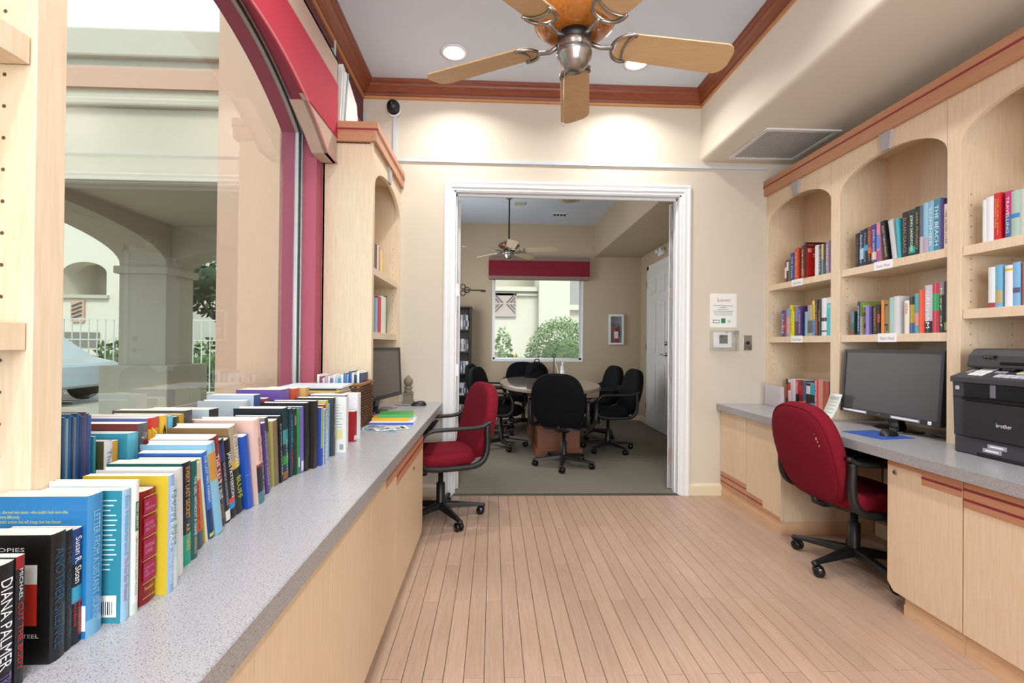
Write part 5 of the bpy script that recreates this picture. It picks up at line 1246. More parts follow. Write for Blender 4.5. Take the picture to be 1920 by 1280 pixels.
# left arched bookcase
def lrow(specs, y0, xs, z, group, where):
    y = y0
    for i, (t_, h, cv, words, hd) in enumerate(specs):
        book(.15, t_, h, cv, loc=(xs, y, z+.0002), hard=hd, label=words+', '+ORD[i]+' from near side, '+where, group=group); y += t_+.0005
lrow([(.05, .19, '#3A3A3A', 'black and white book', True), (.03, .18, '#B8B4AE', 'grey book', True), (.03, .178, '#8A6A4E', 'brown book', True), (.05, .180, '#4A4644', 'book with grey portrait cover', True), (.045, .182, '#D8D8DA', 'white book', True), (.045, .178, '#E0763A', 'orange book', True), (.035, .165, '#DADADA', 'pale book', False), (.045, .170, '#D8C81E', 'yellow book', False)], 3.05, -.785, 1.70, 'books on the upper shelf of the left bookcase', 'left bookcase upper shelf')
lrow([(.03, .24, '#4E8A5A', 'green binder', True), (.03, .24, '#5A6A8A', 'slate book', True), (.04, .235, '#6A9A7A', 'sage book', True), (.04, .23, '#7A88C0', 'periwinkle book', True), (.04, .235, '#8FB0D8', 'pale blue book', True), (.05, .25, '#B8243E', 'crimson book', True), (.05, .25, '#C02A44', 'red book', True), (.15, .262, '#E2E0D8', 'wide cream binder', True), (.03, .275, '#1E7A4A', 'tall green book', True)], 3.06, -.785, 1.290, 'books on the lower shelf of the left bookcase', 'left bookcase lower shelf')
# boards stored on top of the left arched bookcase
t = thing('mounting_board', 'pale blue board leaning on top of the left arched bookcase', 'board', (-1.045, 3.02, 2.585)); mb = MB(); mb.prism([(0, 0), (.36, 0), (.36, .34), (.0, .50)], 'x', 0, .012, mat('pale_blue_board', '#A9BAC8', .5)); mb.build('panel', t); mb = MB(); mb.tube([(.018, .02, .0), (.018, .02, .56)], .007, 6, WHITE); mb.build('metal_edge', t)
t = thing('folded_paper_roll', 'white folded sheet standing on top of the left arched bookcase', 'paper', (-1.02, 3.03, 2.585)); mb = MB(); mb.prism([(0, 0), (.42, 0), (.33, .34), (.06, .44)], 'x', 0, .03, PAPER); mb.prism([(0.02, 0), (.40, 0), (.32, .30), (.08, .40)], 'x', .032, .045, PAPER); mb.build('sheet', t); mb = MB(); mb.tube([(.05, .03, .0), (.05, .10, .40)], .006, 6, mat('pale_grey_edge', '#B4BCC4', .5)); mb.build('folded_edge', t)
# ------------------------------------------------------------------ printer
pr = thing('printer', 'large dark grey office printer on the right counter', 'printer', (2.13, 2.095, CZ))  # front faces -x ; body y 0..-.49
PW = .49
def pbox(nm, x0, x1, y0, y1, z0, z1, m, bev=.004, par=pr, label=None):
    mb = MB(); mb.box(x0, x1, y0, y1, z0, z1, m); return mb.build(nm, par, bevel=bev, label=label)
mb = MB(); mb.prism([(0.0, 0.0), (0.0, .078), (-.006, .080), (-.014, .31), (-.014, .343), (.10, .385), (.40, .385), (.40, .0)], 'y', -PW, 0, DARKP)
mb.build('body', pr, bevel=.005)
pbox('paper_tray', -.006, .02, -PW+.004, -.004, .004, .074, DARKP, .003)
pbox('front_cover', -.0190, .01, -PW+.03, -.050, .084, .240, DARKP2, .006)
pbox('output_opening', -.0165, .01, -PW+.03, -.054, .254, .318, mat('printer_inside', '#060B10', .3), .002)
pbox('output_tray_lip', -.026, .0, -PW+.03, -.054, .243, .254, BLACKG, .002)
pbox('paper_guide', -.0205, -.0155, -.190, -.170, .262, .316, mat('guide_grey', '#6A6A78', .3), .001)
pbox('side_panel_groove', -.0150, .0, -.050, -.002, .2525, .2545, BLACKP, 0)
mb = MB(); mb.prism([(-.022, .318), (-.022, .343), (.13, .400), (.13, .36)], 'y', -PW-.004, .004, DARKP); pan = mb.build('control_panel', pr, bevel=.003)
def on_panel(nm, u0, u1, y0, y1, m, hh=.003, par=pan):
    mb = MB(); f = lambda u: (-.022+.152*u, .343+.057*u)
    a, b = f(u0), f(u1); mb.add([(a[0],y0,a[1]),(b[0],y0,b[1]),(b[0],y1,b[1]),(a[0],y1,a[1]),(a[0],y0,a[1]+hh),(b[0],y0,b[1]+hh),(b[0],y1,b[1]+hh),(a[0],y1,a[1]+hh)], [(0,3,2,1),(4,5,6,7),(0,1,5,4),(1,2,6,5),(2,3,7,6),(3,0,4,7)], m); return mb.build(nm, par)
for r_ in range(4):
    for c_ in range(3): on_panel('keypad_key', .16+.19*r_, .30+.19*r_, -.115+.022*c_, -.098+.022*c_, CLOCKW)
on_panel('quick_dial_key', .3, .6, -.042, -.022, mat('key_grey', '#8A8A90', .5))
on_panel('display_screen', .40, .90, -.33, -.22, mat('lcd_cream', '#D8D4AC', .3))
for k in range(4): on_panel('soft_key', .12, .30, -.195-.034*k, -.167-.034*k, mat('soft_key', '#C4C8D4', .4))
for k in range(3):
    for j in range(2): on_panel('function_key', .40+.25*j, .50+.25*j, -.145-.016*k, -.134-.016*k, mat('key_light', '#A8A8AE', .4), .003)
mb = MB(); mb.prism([(.045, .385), (.055, .440), (.080, .472), (.40, .472), (.40, .385)], 'y', -PW, -.004, DARKP); sc_ = mb.build('scanner_lid', pr, bevel=.010)
mb = MB(); mb.box(.047, .062, -.13, -.080, .428, .441, BLACKG); mb.build('model_plate', sc_)
text_on(sc_, 'MFC', (.0462, -.105, .4345), (0, -1, 0), (0, 0, 1), .040, .009, CHROME, 'model_lettering')
pbox('feeder_slot', .046, .053, -PW+.02, -.15, .400, .414, BLACKG, .001)
text_on(pr, 'brother', (-.0197, -.225, .150), (0, -1, 0), (0, 0, 1), .060, .017, ink('#E8E8E8'), 'maker_lettering')
mb = MB(); mb.box(-.0158, -.012, -.032, -.016, .285, .302, mat('usb_plate', '#B8B8BC', .4)); mb.build('usb_port_mark', pr)
for k, (a, b, z0, z1) in enumerate(((-.225, -.150, .044, .062), (-.205, -.130, .024, .042))):
    t_l = pbox('label_tape', -.0080, -.005, a, b, z0, z1, mat('tape_label', '#9FA0AE', .5), 0); mb = MB(); mb.box(-.0088, -.0079, a+.012, b-.010, z0+.006, z1-.006, CLOCKW); mb.build('label_text_strip', t_l)
mb = MB(); mb.box(-.0072, .01, -.45, -.105, 0.0, .016, BLACKP); mb.build('tray_recess', pr)
# small items on the right counter
t = thing('paper_sign', 'curled white paper sign reading PLEASE beside the right monitor', 'sign', (2.13, 2.955, CZ+.0003), math.radians(0))
mb = MB(); N_ = 12; vs = []
for i in range(N_+1):
    v = i/N_; z = .175*v; x = .055*v+.010*math.sin(v*PI); 
    for y in (.055, -.05): vs.append((x-.0 , y-.035*v, z))
fs = [(2*i, 2*i+1, 2*i+3, 2*i+2) for i in range(N_)]
mb.add(vs, fs, mat('sign_paper', '#D9DDD6', .7), True); o = mb.build('sheet', t); md = o.modifiers.new('s', 'SOLIDIFY'); md.thickness = .001
text_on(t, 'PLEASE', (.0475, -.027, .148), (0, -1, 0), (.27, -.19, .95), .075, .020, ink('#9AA09A'), 'sign_lettering')
for i in range(5):
    v = .68-.13*i; x = .055*v+.010*math.sin(v*PI)-.0022; mb = MB(); mb.add([(x, .040-.035*v, .175*v), (x, -.03-.035*v, .175*v), (x+.001, -.03-.035*v, .175*v+.006), (x+.001, .04-.035*v, .175*v+.006)], [(0,1,2,3)], ink('#B4BAB4')); mb.build('printed_line', t, fix=False)
t = thing('acrylic_stand', 'clear acrylic sheet holder standing on the far end of the right counter', 'holder', (2.20, 3.70, CZ+.0003))
mb = MB(); mb.box(-.002, .002, -.16, .09, 0, .18, ACRYL); mb.build('front_sheet', t); mb = MB(); mb.box(.03, .033, -.16, .09, 0, .16, mat('held_paper', '#D8CCD4', .7)); mb.build('held_sheet', t); mb = MB(); mb.box(-.002, .033, -.16, .09, 0, .003, ACRYL); mb.build('foot', t)
GEMS = mat('glass_beads', '#C8B8B4', .15, coat=.5)
rr = random.Random(5)
for i in range(6):
    x, y = 2.30+rr.uniform(-.02, .02), 3.10+.034*i
    mb = MB(); mb.lathe([(0, 0), (.008, .002), (.0095, .006), (.006, .011), (0, .012)], c=(x, y, CZ+.0002), seg=10, m=GEMS); o = mb.build('glass_pebble', None, origin=(x, y, CZ)); tag(o, 'small clear glass pebble on the right counter, %s from the paper sign' % ORD[i], 'pebble', 'glass pebbles on the right counter')
mb = MB(); mb.tube([(2.37, 2.46, CZ+.004), (2.35, 2.40, CZ+.004), (2.36, 2.34, CZ+.004), (2.31, 2.29, CZ+.004), (2.27, 2.275, CZ+.008)], .003, 6, BLACKP); o = mb.build('cable', None, origin=(2.3, 2.4, CZ)); tag(o, 'thin black cable lying behind the right mouse pad', 'cable')
mb = MB(); mb.box(2.236, 2.249, 2.188, 2.205, CZ+.055, CZ+.085, NICKEL); o = mb.build('door_catch', None, origin=(2.24, 2.19, CZ+.05)); o.parent = bcr; o.location = Vector((2.24, 2.19, CZ+.05))-Vector(bcr.location)
# ------------------------------------------------------------------ on the doorway wall
t = thing('notice', 'white library notice sheet taped above the thermostat', 'notice', (1.889, D-.0005, 1.375))
mb = MB(); mb.box(-.112, .112, -.002, 0, 0, .279, PAPER); mb.build('sheet', t)
text_on(t, 'Library', (.01, -.0026, .222), (.98, 0, .05), (0, 0, 1), .105, .030, ink('#C0392B'), 'notice_heading')
mb = MB(); mb.tube([(-.055, -.003, .250), (-.048, -.003, .215)], .0025, 5, mat('pencil_yellow', '#E0B82A', .5)); mb.build('pencil_drawing', t)
for i, wd in enumerate((.17, .05, .09, .17, .16, .15)):
    mb = MB(); mb.box(-wd/2, wd/2, -.0026, -.002, .178-.015*i, .181-.015*i, ink('#6A6A6A')); mb.build('printed_line', t, fix=False)
mb = MB(); mb.box(-.018, .018, -.0027, -.002, .036, .075, GREEN); mb.build('green_mark', t)
mb = MB(); mb.box(-.085, -.03, -.0027, -.002, .036, .062, ink('#2A2A2A')); mb.box(-.081, -.034, -.0029, -.0027, .040, .058, PAPER); mb.build('stamp_mark', t); mb = MB(); mb.lathe([(0, -.0027), (.013, -.0027)], c=(.05, 0, .05), axis='y', seg=14, m=ink('#C8C8C8')); mb.build('round_mark', t)
t = thing('thermostat', 'white thermostat with grey screen under the library notice', 'thermostat', (1.876, D-.0005, 1.208))
mb = MB(); mb.box(-.075, .075, -.028, 0, 0, .125, CLOCKW); mb.build('housing', t, bevel=.006); mb = MB(); mb.box(-.032, .038, -.030, -.027, .035, .105, mat('lcd_grey', '#6E706C', .3)); mb.build('screen', t)
t = thing('thermostat_guard', 'clear acrylic guard box over the thermostat', 'guard', (1.885, D-.0005, 1.185))
mb = MB(); 
for (a, b, c, d_, e, f) in ((-.108,.108,-.062,-.059,0,.165), (-.108,-.105,-.062,0,0,.165), (.105,.108,-.062,0,0,.165), (-.108,.108,-.062,0,0,.003), (-.108,.108,-.062,0,.162,.165)): mb.box(a, b, c, d_, e, f, ACRYL)
mb.build('clear_box', t); mb = MB(); mb.lathe([(0, -.075), (.007, -.074), (.007, -.062)], c=(0, 0, .150), axis='y', seg=12, m=CHROME); mb.build('key_lock', t); mb = MB(); mb.box(.07, .10, -.064, -.062, .135, .16, mat('guard_clasp', '#8A9098', .4)); mb.build('clasp', t)
t = thing('key_switch', 'steel wall plate with black key switch right of the thermostat', 'switch', (2.093, D-.0005, 1.19))
mb = MB(); mb.box(-.036, .036, -.006, 0, 0, .122, NICKEL); mb.build('plate', t, bevel=.002); mb = MB(); mb.lathe([(0, -.016), (.013, -.016), (.015, -.006)], c=(0, 0, .061), axis='y', seg=16, m=BLACKP); mb.build('switch', t)
for z in (.012, .110):
    mb = MB(); mb.lathe([(0, -.0075), (.004, -.0075), (.004, -.006)], c=(0, 0, z), axis='y', seg=8, m=CHROME); mb.build('screw', t)
COND = mat('conduit_white', '#C9D2DA', .5)
t = thing('cable_conduit', 'pale cable conduit running across the doorway wall from the camera', 'conduit', (-.805, D-.0005, 2.67))
mb = MB(); mb.box(-.0, 1.575, -.014, 0, .008, .030, COND); mb.build('horizontal_run', t); mb = MB(); mb.box(1.585, 3.05, -.014, 0, .008, .030, COND); mb.build('horizontal_run', t); mb = MB(); mb.box(1.570, 1.590, -.016, 0, .005, .033, COND); mb.build('joint_clip', t)
mb = MB(); mb.box(-.012, .012, -.014, 0, .008, .36, COND); mb.build('vertical_run', t)
t = thing('security_camera', 'black dome security camera with white base above the doorway wall', 'camera', (-.812, D-.0005, 3.085))
mb = MB(); mb.lathe([(0, 0), (.058, 0), (.058, -.025), (.050, -.035)], axis='y', seg=28, m=WHITE); mb.build('base', t)
mb = MB(); mb.lathe([(.050, -.03), (.052, -.05), (.046, -.072), (.030, -.090), (0, -.097)], c=(0, 0, .010), axis='y', seg=28, m=BLACKP); mb.build('dome', t); mb = MB(); mb.lathe([(0, -.104), (.018, -.102), (.022, -.085)], c=(-.008, 0, .018), axis='y', seg=20, m=BLACKG); mb.build('lens', t)
mb = MB(); mb.box(-1.056, -1.035, D-.016, D, 2.80, 3.06, COND); o = mb.build('cable_conduit', None, origin=(-1.045, D, 2.8)); tag(o, 'short vertical pale conduit in the corner above the left bookcase', 'conduit')
# air vent in the soffit
t = thing('air_vent', 'white louvred return air vent in the cream soffit', 'vent', (2.14, 3.45, ZS))
mb = MB()
for (a, b, c, d_) in ((-.27,.27,-.27,-.235), (-.27,.27,.235,.27), (-.27,-.235,-.235,.235), (.235,.27,-.235,.235)): mb.box(a, b, c, d_, -.012, 0, WHITE)
mb.build('frame', t, bevel=.004); mb = MB(); mb.box(-.235, .235, -.235, .235, -.002, 0, mat('vent_dark', '#B8B8B4', .9)); mb.build('backing', t)
sl_me = None
for i in range(22):
    x = -.228+i*.0208
    if sl_me is None:
        mb = MB(); mb.add([(0, -.235, -.011), (.0165, -.235, -.006), (.0165, .235, -.006), (0, .235, -.011), (0, -.235, -.0095), (.0165, -.235, -.0045), (.0165, .235, -.0045), (0, .235, -.0095)], [(0,3,2,1),(4,5,6,7),(0,1,5,4),(1,2,6,5),(2,3,7,6),(3,0,4,7)], WHITE); o = mb.build('louvre', t); sl_me = o.data; o.location.x = x
    else:
        o = bpy.data.objects.new('louvre', sl_me); COL.objects.link(o); o.parent = t; o.location.x = x
# ------------------------------------------------------------------ meeting room objects
t = thing('window_valance', 'wine red valance with taupe bands over the meeting room window', 'valance', (.725, B2, 2.257))
for (z0, z1, m, off) in ((0, .055, TAUPE, 0), (.055, .297, REDVAL2, .003), (.297, .358, TAUPE, 0)):
    mb = MB(); mb.box(-.807-off, .807+off, -.11-off, 0, z0, z1, m); mb.build('valance_band', t, bevel=.004)
t = thing('fire_extinguisher_cabinet', 'white framed wall cabinet holding a red fire extinguisher', 'cabinet', (1.988, B2, 1.231))
mb = MB()
for (a, b, c, d_) in ((-.12,.12,0,.03), (-.12,.12,.455,.493), (-.12,-.09,.03,.455), (.09,.12,.03,.455)): mb.box(a, b, -.05, 0, c, d_, WHITE)
mb.build('frame', t, bevel=.003); mb = MB(); mb.box(-.09, .09, -.008, -.002, .03, .455, mat('cabinet_back', '#8C8E96', .6)); mb.build('back', t); mb = MB(); mb.box(-.09, .09, -.047, -.045, .03, .455, ACRYL); mb.build('glass', t)
t = thing('fire_extinguisher', 'small red fire extinguisher inside the white wall cabinet', 'extinguisher', (1.985, B2-.03, 1.263))
mb = MB(); mb.lathe([(0, 0), (.045, 0), (.048, .01), (.048, .20), (.035, .235), (.014, .25), (.014, .26), (0, .26)], seg=24, m=REDENAM); mb.v = [(v[0], v[1]*.3, v[2]) for v in mb.v]; mb.build('cylinder', t)
mb = MB(); mb.box(-.033, .033, -.017, -.0145, .07, .18, CLOCKW); mb.build('label', t); mb = MB(); mb.box(-.045, .02, -.008, .004, .265, .275, BLACKP); mb.box(-.05, .02, -.008, .004, .29, .298, BLACKP); mb.box(-.012, .012, -.010, .006, .25, .29, CHROME); mb.build('valve_handle', t); mb = MB(); mb.tube([(.012, -.01, .27), (.05, -.01, .25), (.055, -.01, .16), (.05, -.01, .10)], .006, 6, BLACKP); mb.build('hose', t)
# six panel exterior door on the right wall of the meeting room
d3 = MB(); d3.box(X2R-.045, X2R-.004, 6.27, 7.175, .01, 2.37, WHITE2); d3o = struct(d3, 'door_3')
for (a, b) in ((.13, .42), (.50, .79)):
    for (c, d_) in ((.22, .95), (1.12, 1.85), (1.98, 2.22)):
        mb = MB(); y0, y1 = 6.27+a, 6.27+b; vs = []
        for (yy0, yy1, zz0, zz1, xx) in ((y0, y1, c, d_, X2R-.0452), (y0+.02, y1-.02, c+.02, d_-.02, X2R-.036), (y0+.04, y1-.04, c+.04, d_-.04, X2R-.036), (y0+.06, y1-.06, c+.06, d_-.06, X2R-.046)): vs += [(xx, yy0, zz0), (xx, yy1, zz0), (xx, yy1, zz1), (xx, yy0, zz1)]
        fs = [(l*4+i, l*4+(i+1) % 4, (l+1)*4+(i+1) % 4, (l+1)*4+i) for l in range(3) for i in range(4)]+[(12,13,14,15)]
        # raised moulding
        mb.add([(x-.004, y_, z_) for x, y_, z_ in vs], fs, WHITE2); mb.build('door_panel', d3o)
for z in (.25, 1.15, 2.1):
    mb = MB(); mb.box(X2R-.052, X2R-.03, 7.165, 7.19, z, z+.1, NICKEL); mb.build('hinge', d3o)
mb = MB(); mb.lathe([(0, -.0), (.03, -.0), (.03, -.008), (.012, -.012), (.012, -.045), (0, -.045)], c=(X2R-.045, 6.34, 1.10), axis='x', seg=16, m=NICKEL); mb.tube([(X2R-.085, 6.34, 1.10), (X2R-.088, 6.45, 1.10)], .009, 8, NICKEL); mb.build('door_handle', d3o)
mb = MB(); mb.lathe([(0, -.025), (.025, -.022), (.030, 0)], c=(X2R-.045, 6.34, 1.25), axis='x', seg=16, m=NICKEL); mb.build('deadbolt', d3o)
mb = MB(); mb.box(X2R-.02, X2R, 7.18, 7.25, 0, 2.44, WHITE); mb.box(X2R-.02, X2R, 6.19, 6.265, 0, 2.44, WHITE); mb.box(X2R-.02, X2R, 6.19, 7.25, 2.375, 2.445, WHITE); struct(mb, 'trim_10')
t = thing('emergency_light', 'small white emergency light above the white meeting room door', 'light', (X2R, 6.6, 2.50)); mb = MB(); mb.box(-.05, 0, -.10, .10, 0, .07, WHITE); mb.build('housing', t, bevel=.01)
for s_ in (-1, 1):
    mb = MB(); mb.lathe([(0, -.03), (.03, -.03), (.03, .02), (0, .02)], c=(-.06, s_*.07, .07), axis='x', seg=14, m=WHITE); mb.build('lamp_head', t)
# meeting table
t = thing('meeting_table', 'oval meeting table with pale top and brown box pedestals', 'table', (.69, 5.92, .004))
TT = mat('table_top', '#B9AFA3', .08, kind='noise', col2='#A79C8F', scale=9, coat=.6); TE = mat('table_edge', '#8E7A66', .4)
mb = MB(); out = [(.60*math.copysign(abs(math.cos(a))**.9, math.cos(a)), 1.10*math.copysign(abs(math.sin(a))**.85, math.sin(a))) for a in [2*PI*i/64 for i in range(64)]]
mb.prism([(x, y) for x, y in out], 'z', .705, .735, TE, smooth=False); top = mb.build('table_top', t, bevel=.004)
mb = MB(); mb.prism([(x*.99, y*.99) for x, y in out], 'z', .7352, .745, TT); mb.build('glass_cover', t, bevel=.002)
for yy in (-.55, .45):
    mb = MB(); mb.box(-.20, .26, yy-.26, yy+.26, 0, .705, BROWNP); mb.box(-.225, .285, yy-.285, yy+.285, 0, .09, BROWNP); mb.build('pedestal', t, bevel=.004)
mb = MB(); mb.box(-.05, .05, -.3, .2, .12, .5, BROWNP); mb.build('stretcher', t)
# backpack, bottle, stand, papers on the table
TZ = .7492
t = thing('backpack', 'black backpack slumped on the far end of the meeting table', 'backpack', (.62, 6.72, TZ))
mb = MB()
def fbag(u, v):
    a = 2*PI*u; r = math.sin(PI*min(1, v*.5+.5)) if v > .0 else 1; rr_ = (1-v**3.0)**.5
    return ((.16+.012*math.sin(5*a+6*v))*math.cos(a)*rr_, .11*math.sin(a)*rr_, .23*v)
mb.grid(fbag, 36, 12, BLKFAB); mb.build('bag_body', t)
for k in range(3):
    mb = MB(); mb.tube([(-.12+.03*k, -.10, .05+.03*k), (-.04, -.115, .12+.03*k), (.05, -.11, .13+.03*k), (.13, -.08, .06+.03*k)], .006, 5, BLKFAB); mb.build('fabric_fold', t)
mb = MB(); mb.tube([(-.03, 0, .22), (-.02, 0, .26), (.03, 0, .26), (.04, 0, .22)], .008, 6, BLKFAB); mb.build('carry_handle', t)
t = thing('tabletop_stand', 'thin black stand with clip beside the backpack on the meeting table', 'stand', (.86, 6.66, TZ))
mb = MB(); mb.box(-.05, .05, -.05, .05, 0, .008, BLACKP); mb.build('foot', t); mb = MB(); mb.tube([(0, 0, 0), (.0, 0, .30)], .007, 8, BLACKP); mb.tube([(.0, 0, .28), (.06, 0, .10), (.07, 0, .0)], .006, 6, mat('white_tube', '#D8D8D8', .4)); mb.build('post', t); mb = MB(); mb.tube([(0+.022*math.cos(a), 0, .315+.022*math.sin(a)) for a in [2*PI*i/12 for i in range(12)]], .006, 6, BLACKP, closed=True); mb.build('clip_ring', t)
t = thing('water_bottle', 'clear bottle with white label on the meeting table', 'bottle', (.98, 6.62, TZ))
mb = MB(); mb.lathe([(0, 0), (.032, 0), (.034, .01), (.034, .14), (.028, .17), (.013, .19), (.013, .20), (0, .20)], seg=20, m=mat('bottle_clear', '#C8D0D4', .1, coat=.5)); mb.build('bottle_body', t); mb = MB(); mb.lathe([(.0347, .05), (.0347, .11)], seg=20, m=CLOCKW); mb.build('label_wrap', t); mb = MB(); mb.lathe([(.0, .225), (.015, .225), (.015, .20)], seg=14, m=CLOCKW); mb.build('cap', t)
t = thing('paper_sheet', 'white sheet of paper lying on the meeting table', 'paper', (1.0, 6.30, TZ)); mb = MB(); mb.box(-.12, .10, -.09, .09, 0, .001, PAPER); mb.build('sheet', t); mb = MB(); mb.box(-.09, .06, -.06, -.05, .001, .0012, INK); mb.build('printed_line', t)
# dark bookcase with discs in the meeting room
t = thing('media_bookcase', 'dark espresso bookcase of books and discs behind the left door leaf', 'bookcase', (-.80, 7.30, .004))
mb = MB(); mb.box(-.45, -.43, 0, .29, 0, 1.79, DKWOOD); mb.build('side_panel', t); mb = MB(); mb.box(.43, .45, 0, .29, 0, 1.79, DKWOOD); mb.build('side_panel', t)
mb = MB(); mb.box(-.43, .43, .28, .29, 0, 1.77, DKWOOD); mb.build('back_panel', t); mb = MB(); mb.box(-.46, .46, -.01, .29, 1.77, 1.795, DKWOOD); mb.build('top_panel', t)
SH = [.08, .42, .76, 1.10, 1.44]
for z in SH:
    mb = MB(); mb.box(-.43, .43, .005, .28, z-.02, z, DKWOOD); mb.build('shelf', t)
rr = random.Random(11); k = 0
mcols = ['#D8D8DC', '#3A3E48', '#8A8E98', '#B8B0A8', '#2A3A5A', '#7A2A34', '#C8CCD4', '#55585E', '#E0E0E0', '#4A4A6A']
for si, z in enumerate(SH):
    x = .415
    for j in range(7 if si > 2 else 9):
        tt_ = rr.uniform(.014, .024); h = .20 if si != 4 else .24; h *= rr.uniform(.9, 1.0)
        if si in (1, 2): h = .19
        x -= tt_+.001
        book(.13, tt_, h, rr.choice(mcols), None, [(.2, .6, rr.choice(mcols))], None, loc=(-.80+x, 7.335, z+.0045), rotz=-PI/2, name='disc_case' if si < 3 else 'book', label='%s on the %s shelf of the dark bookcase, %s from its right side' % ('disc case' if si < 3 else 'book', ['lowest', 'second', 'middle', 'fourth', 'top'][si], ORD[j]), group='items in the dark bookcase')
# wall decoration
t = thing('wall_key_ornament', 'dark metal key ornament on the meeting room wall left of the window', 'ornament', (-.45, B2-.02, 2.085))
mb = MB(); mb.tube([(.0, 0, 0), (.31, 0, -.005)], .008, 6, mat('iron', '#3A342E', .5)); mb.build('shaft', t); 
for q in ((.05, 0), (-.02, .05), (-.02, -.05)):
    mb = MB(); mb.tube([(q[0]-.03+.04*math.cos(a), 0, q[1]+.04*math.sin(a)) for a in [2*PI*i/14 for i in range(14)]], .006, 6, mat('iron', '#3A342E', .5), closed=True); mb.build('ring', t)
mb = MB(); mb.box(.24, .31, -.005, .005, -.03, -.005, mat('iron', '#3A342E', .5)); mb.build('key_bit', t)
t = thing('ceiling_speaker', 'round cream speaker grille in the meeting room ceiling', 'speaker', (1.0, 6.29, Z2)); mb = MB(); mb.lathe([(0, -.012), (.10, -.012), (.15, -.006), (.155, 0)], seg=28, m=mat('cream_metal', '#C8BDAA', .6)); mb.build('grille', t); mb = MB(); mb.lathe([(0, -.014), (.085, -.014), (.088, -.012)], seg=24, m=mat('cream_mesh', '#A89E8C', .8)); mb.build('mesh_disc', t)
t = thing('ceiling_detector', 'flat pale detector on the meeting room ceiling by the fan rod', 'detector', (.345, 6.5, Z2)); mb = MB(); mb.box(-.07, .07, -.05, .05, -.02, 0, mat('pale_green_plastic', '#B8BCA4', .6)); mb.build('housing', t)
t = thing('ceiling_light_fixture', 'small dark rail fixture on the meeting room ceiling', 'light', (.965, 6.97, Z2)); mb = MB(); mb.box(-.10, .10, -.03, .03, -.015, 0, WHITE); mb.build('base', t)
for k in range(4):
    mb = MB(); mb.lathe([(0, -.035), (.016, -.035), (.018, -.015), (0, -.015)], c=(-.075+.05*k, 0, 0), seg=10, m=BLACKP); mb.build('lamp_head', t)

# ------------------------------------------------------------------ outdoors, left window
gr = MB(); gr.box(-40, -1.28, -10, 40, -.30, -.12, GROUND); struct(gr, 'ground_outdoors')
gr = MB(); gr.box(-1.28, 30, 7.8, 40, -.30, -.12, GROUND); struct(gr, 'ground_garden')
# portico: a beam across the view, a side wall with a flat arch on piers, and a rear arched beam
po = thing('portico', 'beige stucco entry portico with a flat beam and thick arch outside', 'building', (-4.3, 4.6, -.12))
def pw_(nm, x0, x1, y0, y1, z0, z1, m, bev=.0):
    mb = MB(); mb.box(x0+4.3, x1+4.3, y0-4.6, y1-4.6, z0+.12, z1+.12, m); return mb.build(nm, po, bevel=bev)
pw_('front_beam', -12, -2.3, 4.6, 4.78, 2.73, 4.05, STUCCO); pw_('parapet_cap', -12, -2.3, 4.54, 4.84, 3.88, 4.15, STUCCO, .02)
pw_('trim_band', -12, -2.3, 4.57, 4.6, 3.60, 3.80, STUCCO2); pw_('cornice_moulding', -12, -2.3, 4.54, 4.6, 3.42, 3.50, STUCCO, .02); pw_('cornice_moulding', -12, -2.3, 4.57, 4.6, 2.73, 2.83, STUCCO)
pw_('porch_ceiling', -5.0, -1.3, 4.78, 7.4, 2.76, 2.9, STUCCO)
pw_('side_pilaster', -2.50, -1.95, 4.35, 5.0, -.12, 5.2, STUCCO2)
pw_('pier', -4.92, -4.32, 6.4, 6.96, -.12, 2.76, STUCCO); pw_('pier_cap', -4.97, -4.27, 6.35, 7.01, 2.10, 2.20, STUCCO, .015); pw_('pier_base', -5.05, -4.19, 6.25, 7.1, -.12, .90, STUCCO, .015)
pw_('pier', -4.92, -4.32, 1.9, 2.4, -.12, 2.76, STUCCO)
mb = MB(); n_ = 28
for i in range(n_):
    a0, a1 = -math.cos(PI*i/n_), -math.cos(PI*(i+1)/n_); ya, yb = 4.4+2.0*a0, 4.4+2.0*a1
    za, zb_ = 2.225+.42*math.sqrt(max(0, 1-a0*a0)), 2.225+.42*math.sqrt(max(0, 1-a1*a1))
    vs_ = [(-4.32,ya,za),(-4.32,yb,zb_),(-4.32,yb,2.76),(-4.32,ya,2.76),(-4.92,ya,za),(-4.92,yb,zb_),(-4.92,yb,2.76),(-4.92,ya,2.76)]
    mb.add([(p[0]+4.3, p[1]-4.6, p[2]+.12) for p in vs_], [(0,1,2,3),(7,6,5,4),(0,4,5,1),(3,2,6,7)], STUCCO)
mb.build('arch_wall', po)
def arched_wall(par, org, xa, xb, half, rise, zs_, ztop, y0, y1, m, nm, n=28):
    mb = MB(); xc = (xa+xb)/2
    for i in range(n):
        a0, a1 = -math.cos(PI*i/n), -math.cos(PI*(i+1)/n); x0, x1 = xc+half*a0, xc+half*a1
        z0, z1 = zs_+rise*math.sqrt(max(0, 1-a0*a0)), zs_+rise*math.sqrt(max(0, 1-a1*a1))
        vs = [(x0,y0,z0),(x1,y0,z1),(x1,y0,ztop),(x0,y0,ztop),(x0,y1,z0),(x1,y1,z1),(x1,y1,ztop),(x0,y1,ztop)]
        mb.add([(p[0]-org[0], p[1]-org[1], p[2]-org[2]) for p in vs], [(0,1,2,3),(7,6,5,4),(0,4,5,1)], m)
    return mb.build(nm, par)
arched_wall(po, (-4.3, 4.6, -.12), -4.32, -1.4, 1.46, .30, 2.20, 2.76, 6.5, 6.96, STUCCO, 'rear_arch')
